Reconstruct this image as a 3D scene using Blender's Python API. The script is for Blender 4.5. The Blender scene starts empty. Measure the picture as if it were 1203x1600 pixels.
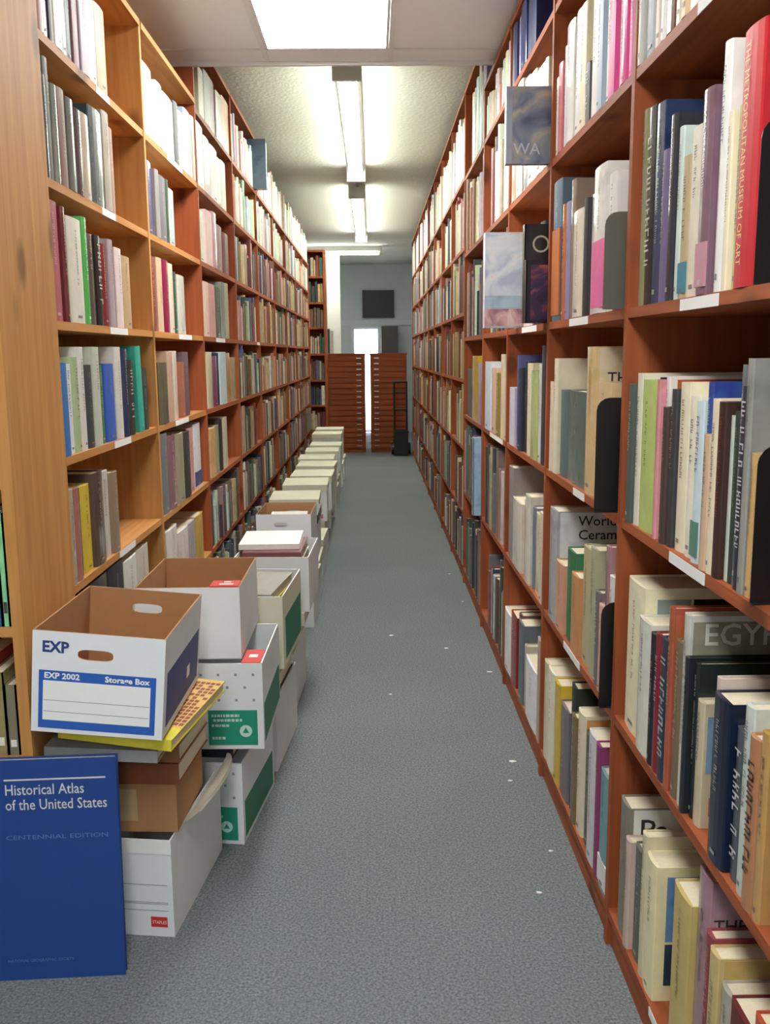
import bpy, bmesh, math, random
from mathutils import Matrix, Vector

random.seed(7)
scene = bpy.context.scene
COL = scene.collection

# ------------------------------------------------------------------ camera
F, PX, PY, H = 1460.0, 601.5, 800.0, 1.45
vy = Vector((582 - PX, -(553 - PY), -F)).normalized()
up = Vector((-76.0, 8624.0, 1460.0))
up = (up - vy * up.dot(vy)).normalized()
vx = vy.cross(up)
R = Matrix((vx, vy, up)).transposed()          # camera <- world
RT = R.transposed()
CAM = Vector((0, 0, H))
cd = bpy.data.cameras.new('camera')
cd.sensor_fit = 'VERTICAL'
cd.sensor_height = 36.0
cd.lens = 36.0 * F / 1600.0
cd.clip_start = 0.02
cam = bpy.data.objects.new('camera', cd)
cam.matrix_world = Matrix.Translation(CAM) @ RT.to_4x4()
COL.objects.link(cam)
scene.camera = cam

# ------------------------------------------------------------------ world, exposure
w = bpy.data.worlds.new('world')
scene.world = w
w.use_nodes = True
w.node_tree.nodes['Background'].inputs[0].default_value = (0.86, 0.93, 1.0, 1)
w.node_tree.nodes['Background'].inputs[1].default_value = 4.0
vs = scene.view_settings
vs.view_transform = 'Standard'
vs.look = 'None'
vs.exposure = 1.3
vs.gamma = 1.0
vs.use_curve_mapping = False
TUBE_POWER, PANEL_POWER = 17.0, 9.5


def ray(x, y):
    return RT @ Vector((x - PX, -(y - PY), -F))


def on_x(x, y, X):
    d = ray(x, y)
    return CAM + d * (X / d.x)


def on_y(x, y, Y):
    d = ray(x, y)
    return CAM + d * (Y / d.y)


def y_at(x, X, z):
    """Y of the point on plane X at height z that lies behind photo column x"""
    a = Vector(R[0]); c = Vector(R[2])
    k = (x - PX)
    m = a * F + c * k
    return -(m.x * X + m.z * (z - H)) / m.y


def proj(p):
    c = R @ (Vector(p) - CAM)
    return PX + F * c.x / -c.z, PY - F * c.y / -c.z


# ------------------------------------------------------------------ materials
def lin(c):
    return tuple(((v / 255) / 12.92 if v / 255 <= 0.04045 else ((v / 255 + 0.055) / 1.055) ** 2.4) for v in c)


MATS = {}


def nodes_of(name):
    m = bpy.data.materials.new(name)
    m.use_nodes = True
    nt = m.node_tree
    return m, nt, nt.nodes['Principled BSDF']


def mat(name, rgb, rough=0.6, noise=0.08, scale=30, bump=0.0, metal=0.0, spec=0.5):
    if name in MATS:
        return MATS[name]
    m, nt, b = nodes_of(name)
    c = lin(rgb)
    tc = nt.nodes.new('ShaderNodeTexCoord')
    nz = nt.nodes.new('ShaderNodeTexNoise')
    nz.inputs['Scale'].default_value = scale
    nz.inputs['Detail'].default_value = 4
    nt.links.new(tc.outputs['Object'], nz.inputs['Vector'])
    mx = nt.nodes.new('ShaderNodeMix')
    mx.data_type = 'RGBA'
    mx.inputs['A'].default_value = tuple(v * (1 - noise) for v in c) + (1,)
    mx.inputs['B'].default_value = tuple(min(1, v * (1 + noise)) for v in c) + (1,)
    nt.links.new(nz.outputs['Fac'], mx.inputs['Factor'])
    nt.links.new(mx.outputs['Result'], b.inputs['Base Color'])
    b.inputs['Roughness'].default_value = rough
    b.inputs['Metallic'].default_value = metal
    b.inputs['Specular IOR Level'].default_value = spec
    if bump:
        bp = nt.nodes.new('ShaderNodeBump')
        bp.inputs['Strength'].default_value = bump
        bp.inputs['Distance'].default_value = 0.004
        nt.links.new(nz.outputs['Fac'], bp.inputs['Height'])
        nt.links.new(bp.outputs['Normal'], b.inputs['Normal'])
    MATS[name] = m
    return m


def emit(name, rgb, strength):
    m, nt, b = nodes_of(name)
    c = lin(rgb) + (1,)
    b.inputs['Base Color'].default_value = c
    b.inputs['Emission Color'].default_value = c
    b.inputs['Emission Strength'].default_value = strength
    MATS[name] = m
    return m


def wood(name, dark, light, axis, knots=True):
    """pine with grain stretched along one axis and a few knots"""
    m, nt, b = nodes_of(name)
    N, L = nt.nodes, nt.links
    tc = N.new('ShaderNodeTexCoord')
    oi = N.new('ShaderNodeObjectInfo')
    mp = N.new('ShaderNodeMapping')
    s = [22.0, 22.0, 22.0]
    s[axis] = 1.1
    mp.inputs['Scale'].default_value = s
    off = N.new('ShaderNodeVectorMath'); off.operation = 'SCALE'
    cb = N.new('ShaderNodeCombineXYZ')
    for i in range(3):
        L.new(oi.outputs['Random'], cb.inputs[i])
    L.new(cb.outputs[0], off.inputs[0])
    off.inputs['Scale'].default_value = 37.0
    ad = N.new('ShaderNodeVectorMath'); ad.operation = 'ADD'
    L.new(tc.outputs['Object'], ad.inputs[0]); L.new(off.outputs[0], ad.inputs[1])
    L.new(ad.outputs[0], mp.inputs['Vector'])
    n1 = N.new('ShaderNodeTexNoise')
    n1.inputs['Scale'].default_value = 1.6; n1.inputs['Detail'].default_value = 6; n1.inputs['Distortion'].default_value = 0.6
    L.new(mp.outputs[0], n1.inputs['Vector'])
    rp = N.new('ShaderNodeValToRGB')
    rp.color_ramp.elements[0].position = 0.22; rp.color_ramp.elements[0].color = lin(dark) + (1,)
    rp.color_ramp.elements[1].position = 0.78; rp.color_ramp.elements[1].color = lin(light) + (1,)
    L.new(n1.outputs['Fac'], rp.inputs['Fac'])
    out = rp.outputs['Color']
    if knots:
        mp2 = N.new('ShaderNodeMapping')
        s2 = [6.0, 6.0, 6.0]; s2[axis] = 3.2
        mp2.inputs['Scale'].default_value = s2
        L.new(ad.outputs[0], mp2.inputs['Vector'])
        vo = N.new('ShaderNodeTexVoronoi'); vo.inputs['Scale'].default_value = 0.9
        L.new(mp2.outputs[0], vo.inputs['Vector'])
        kr = N.new('ShaderNodeValToRGB')
        kr.color_ramp.elements[0].position = 0.09; kr.color_ramp.elements[0].color = (1, 1, 1, 1)
        kr.color_ramp.elements[1].position = 0.19; kr.color_ramp.elements[1].color = (0, 0, 0, 1)
        L.new(vo.outputs['Distance'], kr.inputs['Fac'])
        mx = N.new('ShaderNodeMix'); mx.data_type = 'RGBA'
        mu = N.new('ShaderNodeMath'); mu.operation = 'MULTIPLY'; mu.inputs[1].default_value = 0.75
        L.new(kr.outputs['Color'], mu.inputs[0])
        L.new(mu.outputs[0], mx.inputs['Factor'])
        L.new(out, mx.inputs['A'])
        mx.inputs['B'].default_value = tuple(v * 0.35 for v in lin(dark)) + (1,)
        out = mx.outputs['Result']
    L.new(out, b.inputs['Base Color'])
    b.inputs['Roughness'].default_value = 0.6
    b.inputs['Specular IOR Level'].default_value = 0.3
    bp = N.new('ShaderNodeBump'); bp.inputs['Strength'].default_value = 0.12; bp.inputs['Distance'].default_value = 0.002
    L.new(n1.outputs['Fac'], bp.inputs['Height']); L.new(bp.outputs['Normal'], b.inputs['Normal'])
    MATS[name] = m
    return m


def book_material(name, source, rough):
    """cloth and jacket colours, taken from each object's own colour or from a colour attribute"""
    m, nt, b = nodes_of(name)
    N, L = nt.nodes, nt.links
    if source == 'object':
        c = N.new('ShaderNodeObjectInfo').outputs['Color']
    else:
        a = N.new('ShaderNodeVertexColor'); a.layer_name = 'Col'
        c = a.outputs['Color']
    tc = N.new('ShaderNodeTexCoord')
    nz = N.new('ShaderNodeTexNoise'); nz.inputs['Scale'].default_value = 28; nz.inputs['Detail'].default_value = 5
    L.new(tc.outputs['Object'], nz.inputs['Vector'])
    hs = N.new('ShaderNodeHueSaturation')
    mr = N.new('ShaderNodeMapRange'); mr.inputs['To Min'].default_value = 0.82; mr.inputs['To Max'].default_value = 1.14
    L.new(nz.outputs['Fac'], mr.inputs['Value']); L.new(mr.outputs[0], hs.inputs['Value'])
    if rough < .3 or source != 'object':
        # printed jacket: soft-edged areas of a second tone
        n2 = N.new('ShaderNodeTexNoise'); n2.inputs['Scale'].default_value = 11; n2.inputs['Detail'].default_value = 2
        L.new(tc.outputs['Object'], n2.inputs['Vector'])
        r2 = N.new('ShaderNodeValToRGB')
        r2.color_ramp.elements[0].position = .52; r2.color_ramp.elements[0].color = (0, 0, 0, 1)
        r2.color_ramp.elements[1].position = .60; r2.color_ramp.elements[1].color = (1, 1, 1, 1)
        L.new(n2.outputs['Fac'], r2.inputs['Fac'])
        h2 = N.new('ShaderNodeHueSaturation'); h2.inputs['Hue'].default_value = .54; h2.inputs['Saturation'].default_value = 1.25; h2.inputs['Value'].default_value = .62
        L.new(c, h2.inputs['Color'])
        m2 = N.new('ShaderNodeMix'); m2.data_type = 'RGBA'
        k2 = N.new('ShaderNodeMath'); k2.operation = 'MULTIPLY'; k2.inputs[1].default_value = .42
        L.new(r2.outputs['Color'], k2.inputs[0]); L.new(k2.outputs[0], m2.inputs['Factor'])
        L.new(c, m2.inputs['A']); L.new(h2.outputs[0], m2.inputs['B'])
        c = m2.outputs['Result']
    L.new(c, hs.inputs['Color']); L.new(hs.outputs[0], b.inputs['Base Color'])
    b.inputs['Roughness'].default_value = rough
    MATS[name] = m
    return m


W_HONEY_V = wood('honey_pine_upright', (176, 118, 58), (212, 158, 94), 2)
W_HONEY_H = wood('honey_pine_shelf', (172, 110, 52), (212, 154, 90), 1)
W_HONEY_X = wood('honey_pine_crosswise', (172, 110, 52), (212, 154, 90), 0)
W_RED_V = wood('red_pine_upright', (138, 66, 34), (176, 96, 54), 2)
W_RED_H = wood('red_pine_shelf', (136, 66, 34), (178, 98, 56), 1)
W_RED_X = wood('red_pine_crosswise', (136, 66, 34), (178, 98, 56), 0)
W_CAB = wood('cabinet_wood', (120, 56, 26), (158, 80, 40), 0, False)
M_BOOK = book_material('book_cloth', 'object', 0.5)
M_JACKET = book_material('glossy_book_jacket', 'object', 0.22)
M_ROWS = book_material('book_row_covers', 'attribute', 0.45)
M_PAGE = mat('page_edges', (226, 214, 186), 0.9, 0.12, 160)
M_WHITE = mat('white_paper', (236, 236, 232), 0.7, 0.03)
M_CARD = mat('white_cardboard', (226, 228, 230), 0.62, 0.05, 12)
M_CREAM = mat('cream_cardboard', (218, 214, 192), 0.65, 0.06, 12)
M_KRAFT = mat('kraft_cardboard', (172, 126, 84), 0.8, 0.1, 25)
M_BLACK = mat('black_steel', (22, 22, 24), 0.4, 0.1, 40)
M_GREYM = mat('grey_steel', (96, 94, 84), 0.4, 0.1, 40)
M_CHROME = mat('bright_metal', (205, 205, 205), 0.25, 0.05, 30, metal=1.0)
M_BLUE = mat('blue_print', (38, 92, 178), 0.55, 0.05)
M_NAVY = mat('navy_print', (42, 62, 126), 0.55, 0.08)
M_GREEN = mat('green_print', (28, 146, 116), 0.55, 0.05)
M_REDP = mat('red_print', (206, 52, 50), 0.5, 0.06)
M_INK = mat('black_ink', (36, 34, 36), 0.6, 0.05)
M_GREYI = mat('grey_ink', (142, 146, 146), 0.6, 0.05)


def picture_print(name, stops, scale, distortion):
    """a soft painterly picture printed on a book cover"""
    m, nt, b = nodes_of(name)
    N, L = nt.nodes, nt.links
    tc = N.new('ShaderNodeTexCoord')
    nz = N.new('ShaderNodeTexNoise'); nz.inputs['Scale'].default_value = scale; nz.inputs['Detail'].default_value = 4; nz.inputs['Distortion'].default_value = distortion
    L.new(tc.outputs['Object'], nz.inputs['Vector'])
    rp = N.new('ShaderNodeValToRGB')
    e = rp.color_ramp.elements
    while len(e) < len(stops):
        e.new(.5)
    for el, (p, c) in zip(e, stops):
        el.position = p; el.color = lin(c) + (1,)
    L.new(nz.outputs['Fac'], rp.inputs['Fac']); L.new(rp.outputs[0], b.inputs['Base Color'])
    b.inputs['Roughness'].default_value = .3
    return m


def solid(rgb, rough=0.5):
    return mat('paint_%02x%02x%02x' % tuple(rgb), rgb, rough, 0.07, 25)


# ------------------------------------------------------------------ mesh helpers
class MB:
    def __init__(self):
        self.v, self.f, self.mi = [], [], []

    def quad(self, a, b, c, d, m=0):
        i = len(self.v)
        self.v += [a, b, c, d]; self.f.append((i, i + 1, i + 2, i + 3)); self.mi.append(m)
        return self

    def box(self, x0, x1, y0, y1, z0, z1, m=0):
        i = len(self.v)
        self.v += [(x0, y0, z0), (x1, y0, z0), (x1, y1, z0), (x0, y1, z0), (x0, y0, z1), (x1, y0, z1), (x1, y1, z1), (x0, y1, z1)]
        for q in ((0, 3, 2, 1), (4, 5, 6, 7), (0, 1, 5, 4), (1, 2, 6, 5), (2, 3, 7, 6), (3, 0, 4, 7)):
            self.f.append(tuple(i + k for k in q)); self.mi.append(m)
        return self

    def prism(self, pts, axis, a, b, m=0):
        """polygon pts (2-D) extruded along axis from a to b"""
        def p3(p, t):
            return {0: (t, p[0], p[1]), 1: (p[0], t, p[1]), 2: (p[0], p[1], t)}[axis]
        n = len(pts); i = len(self.v)
        self.v += [p3(p, a) for p in pts] + [p3(p, b) for p in pts]
        self.f.append(tuple(range(i, i + n))); self.f.append(tuple(range(i + 2 * n - 1, i + n - 1, -1))); self.mi += [m, m]
        for k in range(n):
            self.f.append((i + k, i + (k + 1) % n, i + n + (k + 1) % n, i + n + k)); self.mi.append(m)
        return self

    def tube(self, p0, p1, r, n=10, m=0):
        p0, p1 = Vector(p0), Vector(p1)
        d = (p1 - p0).normalized()
        a = d.orthogonal().normalized(); b = d.cross(a)
        i = len(self.v)
        for p in (p0, p1):
            for k in range(n):
                t = 2 * math.pi * k / n
                self.v.append(tuple(p + a * (r * math.cos(t)) + b * (r * math.sin(t))))
        for k in range(n):
            self.f.append((i + k, i + (k + 1) % n, i + n + (k + 1) % n, i + n + k)); self.mi.append(m)
        self.f.append(tuple(i + k for k in range(n - 1, -1, -1))); self.f.append(tuple(i + n + k for k in range(n))); self.mi += [m, m]
        return self

    def build(self, name, mats, parent=None, loc=(0, 0, 0)):
        me = bpy.data.meshes.new(name)
        me.from_pydata(self.v, [], self.f)
        if not isinstance(mats, (list, tuple)):
            mats = [mats]
        for m in mats:
            me.materials.append(m)
        if len(mats) > 1:
            me.polygons.foreach_set('material_index', self.mi)
        me.update()
        o = bpy.data.objects.new(name, me)
        COL.objects.link(o)
        o.location = loc
        if parent:
            o.parent = parent
        return o


def empty(name, loc=(0, 0, 0), rot=(0, 0, 0)):
    o = bpy.data.objects.new(name, None)
    o.empty_display_size = 0.05
    COL.objects.link(o)
    o.location = loc; o.rotation_euler = rot
    return o


def tag(o, label, cat, group=None):
    o['label'] = label; o['category'] = cat
    if group:
        o['group'] = group
    return o


def struct(o, label, cat='structure'):
    o['kind'] = 'structure'; o['label'] = label; o['category'] = cat
    return o


def text(body, size, mat_, parent, origin, xdir, ydir, align='LEFT', name='lettering', bold=0.0, fit=None):
    """flat lettering: origin is the left (or middle) end of the baseline"""
    cu = bpy.data.curves.new(name, 'FONT')
    cu.body = body; cu.size = size; cu.align_x = align; cu.offset = bold; cu.resolution_u = 2
    t = bpy.data.objects.new(name, cu)
    COL.objects.link(t)
    bpy.context.view_layer.update()
    dg = bpy.context.evaluated_depsgraph_get()
    me = bpy.data.meshes.new_from_object(t.evaluated_get(dg))
    bpy.data.objects.remove(t)
    me.materials.clear(); me.materials.append(mat_)
    X, Y = Vector(xdir).normalized(), Vector(ydir).normalized()
    Z = X.cross(Y)
    sx = 1.0
    if fit and len(me.vertices):
        wd = max(v.co.x for v in me.vertices) - min(v.co.x for v in me.vertices)
        sx = fit / max(wd, 1e-6)
    o = bpy.data.objects.new(name, me)
    COL.objects.link(o)
    M = Matrix((X * sx, Y, Z)).transposed().to_4x4()
    M.translation = Vector(origin)
    me.transform(M)
    if parent:
        o.parent = parent
    return o


# ------------------------------------------------------------------ the room
XR, XL = 0.563, -0.80                 # fronts of the two long shelf rows
DR, DL = 0.33, 0.34                   # shelf depths
ZC, ZS, YS = 3.05, 2.75, 4.52         # far ceiling, lowered ceiling and its edge
Y_END = 17.5


def carpet():
    m, nt, b = nodes_of('grey_carpet')
    N, L = nt.nodes, nt.links
    tc = N.new('ShaderNodeTexCoord')
    n1 = N.new('ShaderNodeTexNoise'); n1.inputs['Scale'].default_value = 150; n1.inputs['Detail'].default_value = 3
    n2 = N.new('ShaderNodeTexNoise'); n2.inputs['Scale'].default_value = 1.3; n2.inputs['Detail'].default_value = 4
    L.new(tc.outputs['Object'], n1.inputs['Vector']); L.new(tc.outputs['Object'], n2.inputs['Vector'])
    rp = N.new('ShaderNodeValToRGB')
    rp.color_ramp.elements[0].position = 0.3; rp.color_ramp.elements[0].color = lin((88, 96, 99)) + (1,)
    rp.color_ramp.elements[1].position = 0.72; rp.color_ramp.elements[1].color = lin((142, 148, 150)) + (1,)
    L.new(n1.outputs['Fac'], rp.inputs['Fac'])
    mx = N.new('ShaderNodeMix'); mx.data_type = 'RGBA'; mx.blend_type = 'MULTIPLY'; mx.inputs['Factor'].default_value = 0.5
    r2 = N.new('ShaderNodeValToRGB')
    r2.color_ramp.elements[0].position = 0.3; r2.color_ramp.elements[0].color = (0.78, 0.78, 0.78, 1)
    r2.color_ramp.elements[1].position = 0.7; r2.color_ramp.elements[1].color = (1, 1, 1, 1)
    L.new(n2.outputs['Fac'], r2.inputs['Fac'])
    L.new(rp.outputs[0], mx.inputs['A']); L.new(r2.outputs[0], mx.inputs['B'])
    L.new(mx.outputs['Result'], b.inputs['Base Color'])
    b.inputs['Roughness'].default_value = 0.9
    b.inputs['Specular IOR Level'].default_value = 0.25
    bp = N.new('ShaderNodeBump'); bp.inputs['Strength'].default_value = 0.5; bp.inputs['Distance'].default_value = 0.004
    L.new(n1.outputs['Fac'], bp.inputs['Height']); L.new(bp.outputs['Normal'], b.inputs['Normal'])
    return m


M_WALL = mat('grey_wall_paint', (208, 212, 216), 0.8, 0.03, 8)
M_TILE = mat('smooth_ceiling_tile', (232, 232, 232), 0.85, 0.02, 20)
M_STIP = mat('stippled_ceiling', (212, 212, 200), 0.9, 0.10, 38, bump=0.8)
XW0, XW1, YB = -2.6, 0.93, -2.6

struct(MB().box(XW0, XW1, YB, Y_END, -0.08, 0).build('floor', carpet()), 'worn blue-grey carpet running the length of the aisle', 'carpet')
struct(MB().box(XW1, XW1 + .1, YB, Y_END, 0, ZC + .1).build('wall_right', M_WALL), 'painted wall behind the tall bookcases', 'wall')
struct(MB().box(XW0 - .1, XW0, YB, Y_END, 0, ZC + .1).build('wall_left', M_WALL), 'painted wall beyond the bookcases', 'wall')
struct(MB().box(XW0, XW1, YB - .1, YB, 0, ZC + .1).build('wall_back', M_WALL), 'painted wall closing the shop', 'wall')
DX0, DX1, DZ = -0.36, 0.125, 1.93     # glazed door opening
struct(MB().box(XW0, DX0 - .04, Y_END, Y_END + .12, 0, ZC + .1).box(DX1 + .04, XW1, Y_END, Y_END + .12, 0, ZC + .1)
       .box(DX0 - .04, DX1 + .04, Y_END, Y_END + .12, DZ + .04, ZC + .1).build('wall_front', M_WALL), 'grey wall at the end of the aisle with a glazed door', 'wall')
struct(MB().box(XW0, XW1, YS, Y_END, ZC, ZC + .1).build('ceiling', M_STIP), 'stippled white ceiling above the long fluorescent fixtures', 'ceiling')

# lowered ceiling of square tiles in a thin grid
low = MB().box(XW0, XW1, YB, YS, ZS + .03, ZC + .1).build('ceiling_lowered', M_TILE)
struct(low, 'lowered ceiling of smooth tiles around the square light panel', 'ceiling')
PXa, PXb, PYa, PYb = -0.46, 0.095, 3.11, 4.33
xs = [PXa - 1.14, PXa - .57, PXa, PXb, PXb + .57, XW1]
ys = [YB + .1, -1.24, 0.0, 1.24, 1.86, 2.48, PYa, PYb, YS - .012]
LIGHTS = [(2, 6), (2, 2), (2, 0)]
for i in range(len(xs) - 1):
    for j in range(len(ys) - 1):
        if (i, j) in LIGHTS:
            continue
        g = 0.008
        MB().box(xs[i] + g, xs[i + 1] - g, ys[j] + g, ys[j + 1] - g, ZS + .004, ZS + .03).build('ceiling_tile', M_TILE, low)
M_TBAR = mat('white_grid_metal', (222, 222, 220), 0.5, 0.02)
for x in xs:
    MB().box(x - .011, x + .011, YB, YS - .02, ZS, ZS + .0045).build('grid_bar', M_TBAR, low)
for y in ys[:-1]:
    MB().box(xs[0], xs[-1], y - .011, y + .011, ZS - .0008, ZS + .004).build('grid_bar', M_TBAR, low)
MB().box(XW0, XW1, YS - .02, YS, ZS - .012, ZC).build('edge_trim', M_TBAR, low)

M_PANEL = emit('lit_panel_diffuser', (255, 255, 252), PANEL_POWER)
for n, (i, j) in enumerate(LIGHTS):
    t = empty('ceiling_light_panel', ((xs[i] + xs[i + 1]) / 2, (ys[j] + ys[j + 1]) / 2, ZS))
    tag(t, ['glowing white rectangular light panel set in the lowered ceiling tiles',
            'light panel in the lowered ceiling, second from its open edge',
            'light panel in the lowered ceiling, third from its open edge'][n], 'light', 'ceiling light panels')
    hx, hy = (xs[i + 1] - xs[i]) / 2 - .012, (ys[j + 1] - ys[j]) / 2 - .012
    MB().box(-hx + .012, hx - .012, -hy + .012, hy - .012, .002, .012).build('diffuser', M_PANEL, t)
    MB().box(-hx, hx, -hy, -hy + .012, 0, .02).box(-hx, hx, hy - .012, hy, 0, .02).box(-hx, -hx + .012, -hy, hy, 0, .02).box(hx - .012, hx, -hy, hy, 0, .02).build('frame', M_TBAR, t)

# fluorescent fixtures
M_TUBE = emit('fluorescent_tube', (250, 255, 244), TUBE_POWER)
M_HOUS = mat('white_enamel_housing', (205, 208, 200), 0.4, 0.03)


def fixture(x, y0, y1, across, label):
    L = y1 - y0
    t = empty('fluorescent_fixture', (x, (y0 + y1) / 2, ZC), (0, 0, math.pi / 2 if across else 0))
    tag(t, label, 'light', 'fluorescent ceiling fixtures')
    MB().prism([(-.075, -.02), (-.055, -.075), (.055, -.075), (.075, -.02), (.075, 0), (-.075, 0)], 1, -L / 2, L / 2).build('housing', M_HOUS, t)
    for e in (-1, 1):
        MB().box(-.08, .08, e * L / 2 - .015, e * L / 2 + .015, -.13, 0).build('end_plate', M_HOUS, t)
    n = 2 if L > 2 else 1
    for k in range(n):
        a = -L / 2 + .03 + k * (L - .06) / n
        b = a + (L - .06) / n - .02
        for s in (-1, 1):
            tb = MB().tube((s * .036, a + .02, -.105), (s * .036, b - .02, -.105), .017, 12).build('tube', M_TUBE, t)
            MB().box(s * .036 - .012, s * .036 + .012, a, a + .02, -.122, -.07).box(s * .036 - .012, s * .036 + .012, b - .02, b, -.122, -.07).build('socket', M_HOUS, tb)
    return t


fixture(-.125, 5.42, 8.45, False, 'long fluorescent fixture next to the edge of the lowered ceiling')
fixture(-.135, 9.35, 12.9, False, 'long fluorescent fixture past the grey conduit from the first fixture')
fixture(-.80, 14.55 - .95, 14.55 + .95, True, 'crosswise fluorescent fixture glowing beside the white column')
tag(MB().tube((-.13, 8.47, ZC - .014), (-.13, 9.33, ZC - .014), .013).build('conduit', M_GREYI), 'thin grey conduit on the ceiling between two fluorescent fixtures', 'conduit')


# ------------------------------------------------------------------ long bookcases
def bookcase(side, n, y0, y1, shelves, ztop, label, wood_set, first, top_board=True, last=True):
    """one bay: shelves between uprights; 'first' gives it its own upright at y0 as well"""
    WV, WH, WX = wood_set
    X, D = (XR, DR) if side > 0 else (XL, DL)
    t = empty('bookcase', (X, y0, 0))
    tag(t, label, 'bookcase', 'bookcases along the aisle')
    th = .024
    L = y1 - y0
    sx = lambda a: side * a
    def bx(a0, a1, b0, b1, c0, c1):
        return MB().box(min(sx(a0), sx(a1)), max(sx(a0), sx(a1)), b0, b1, c0, c1)
    if first:
        bx(0, D, -th, 0, 0, ztop).build('upright', WV, t)
    if last:
        bx(0, D, L - th, L, 0, ztop).build('upright', WV, t)
    bx(D - .008, D, 0, L - th, .02, ztop).build('back_panel', WV, t)
    made = []
    for z in shelves:
        made.append(bx(.002, D - .009, 0.0005, L - th - .0005, z - .022, z).build('shelf', WH, t))
    if top_board:
        made.append(bx(-.004, D - .009, 0.0005, L - th - .0005, ztop - .022, ztop).build('top_board', WH, t))
    bx(.012, .03, 0, L - th, 0, shelves[0] - .0225).build('plinth', WH, t)
    return t, made


ZL = [.155, .50, .845, 1.19, 1.54, 1.89, 2.235]
ZLT = ZL + [2.572]
ZR = [.10, .60, 1.075, 1.545, 2.04, 2.485]
ZRF = [.10, .46, .87, 1.29, 1.70, 2.09, 2.50]
UL = [2.435, 3.51, 4.54, 5.68, 6.80, 7.90, 9.00, 10.10, 11.15, 12.15]
UR = [1.17, 2.124, 3.062, 3.977, 4.862, 5.842] + [5.842 + .95 * k for k in range(1, 9)]
HONEY = (W_HONEY_V, W_HONEY_H, W_HONEY_X)
RED = (W_RED_V, W_RED_H, W_RED_X)
BL = {1: 'honey pine bookcase bay behind the open storage box with navy print',
      2: 'honey pine bookcase bay between the open storage box bay and the first tall bay',
      3: 'first of the tall bays on the box side, under the ceiling edge'}
BRL = {1: 'reddish bookcase bay holding the tall red museum book',
       2: 'reddish bookcase bay holding the World Ceramics book',
       3: 'reddish bookcase bay from which the WA picture book juts out',
       4: 'reddish bookcase bay next past the one with the WA picture book',
       5: 'reddish bookcase bay where the raised ceiling begins'}
nth = ['', 'first', 'second', 'third', 'fourth', 'fifth', 'sixth', 'seventh', 'eighth', 'ninth', 'tenth', 'eleventh', 'twelfth', 'thirteenth',
       'fourteenth', 'fifteenth', 'sixteenth', 'seventeenth', 'eighteenth', 'nineteenth', 'twentieth']


def nthw(k):
    if k < len(nth):
        return nth[k]
    return {21: 'twenty-first', 22: 'twenty-second', 23: 'twenty-third', 24: 'twenty-fourth', 25: 'twenty-fifth'}.get(k, '%dth' % k)


BAYS = {}
SHELF = {}
for i in range(1, len(UL)):
    tall = i >= 3
    zt = 2.926 if i in (3, 4) else (2.60 if i < 3 else 2.572)
    zs = (ZLT if i in (3, 4) else ZL) if i < 5 else ZLT[:-1]
    lab = BL.get(i, 'tall bookcase bay on the box side, %s past the open storage box bay' % nthw(i))
    t, made = bookcase(-1, i, UL[i - 1], UL[i], zs, zt, lab, HONEY if i < 3 else RED, i == 3, last=i != 2)
    BAYS[(-1, i)] = (UL[i - 1], UL[i] - .024, (ZL if i < 3 else ZLT), zt if i in (3, 4) else (zt if i < 3 else 2.93), t)
    for k, s in enumerate(made):
        SHELF[(-1, i, k)] = s
for i in range(1, len(UR)):
    far = i >= 6
    zt = 2.735 if i <= 4 else 2.97
    zs = ZRF if far else ZR
    lab = BRL.get(i, 'closely shelved bookcase bay, %s past the World Ceramics bay' % nthw(i - 2))
    t, made = bookcase(1, i, UR[i - 1], UR[i], zs, zt, lab, RED, i == 1)
    BAYS[(1, i)] = (UR[i - 1], UR[i] - .024, zs, zt, t)
    for k, s in enumerate(made):
        SHELF[(1, i, k)] = s

# bookcase that faces the shopper, its pine side panel closing the left row
nb = empty('bookcase', (XL, 2.06, 0))
tag(nb, 'bookcase with broad knotty pine side panel above the blue atlas', 'bookcase', 'bookcases across the aisle')
NW = 1.0
MB().box(-.026, 0, 0, .372, 0, 2.60).build('side_panel', W_HONEY_V, nb)
MB().box(-NW, -NW + .026, 0, .372, 0, 2.60).build('side_panel', W_HONEY_V, nb)
MB().box(-NW + .026, -.026, .362, .372, 0, 2.60).build('back_panel', W_HONEY_V, nb)
for z in (.155, .535, .845, 1.185, 1.54, 1.89, 2.235, 2.60):
    MB().box(-NW + .0265, -.0265, .002, .361, z - .024, z).build('shelf', W_HONEY_X, nb)
MB().box(-NW + .0265, -.0265, .014, .03, 0, .13).build('plinth', W_HONEY_X, nb)

# small bookcase facing the shopper past the end of the left row
eb = empty('bookcase', (-.60, 12.45, 0))
tag(eb, 'narrow bookcase facing along the aisle, beside the drawer cabinets', 'bookcase', 'bookcases across the aisle')
MB().box(-.03, 0, 0, .3, 0, 2.78).build('side_panel', W_RED_V, eb)
MB().box(-.80, -.77, 0, .3, 0, 2.78).build('side_panel', W_RED_V, eb)
MB().box(-.77, -.03, .29, .3, 0, 2.78).build('back_panel', W_RED_V, eb)
ZE = [.12, .46, .79, 1.12, 1.46, 1.80, 2.12, 2.45, 2.78]
for z in ZE:
    MB().box(-.7695, -.0305, .002, .289, z - .025, z).build('shelf', W_RED_X, eb)

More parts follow.
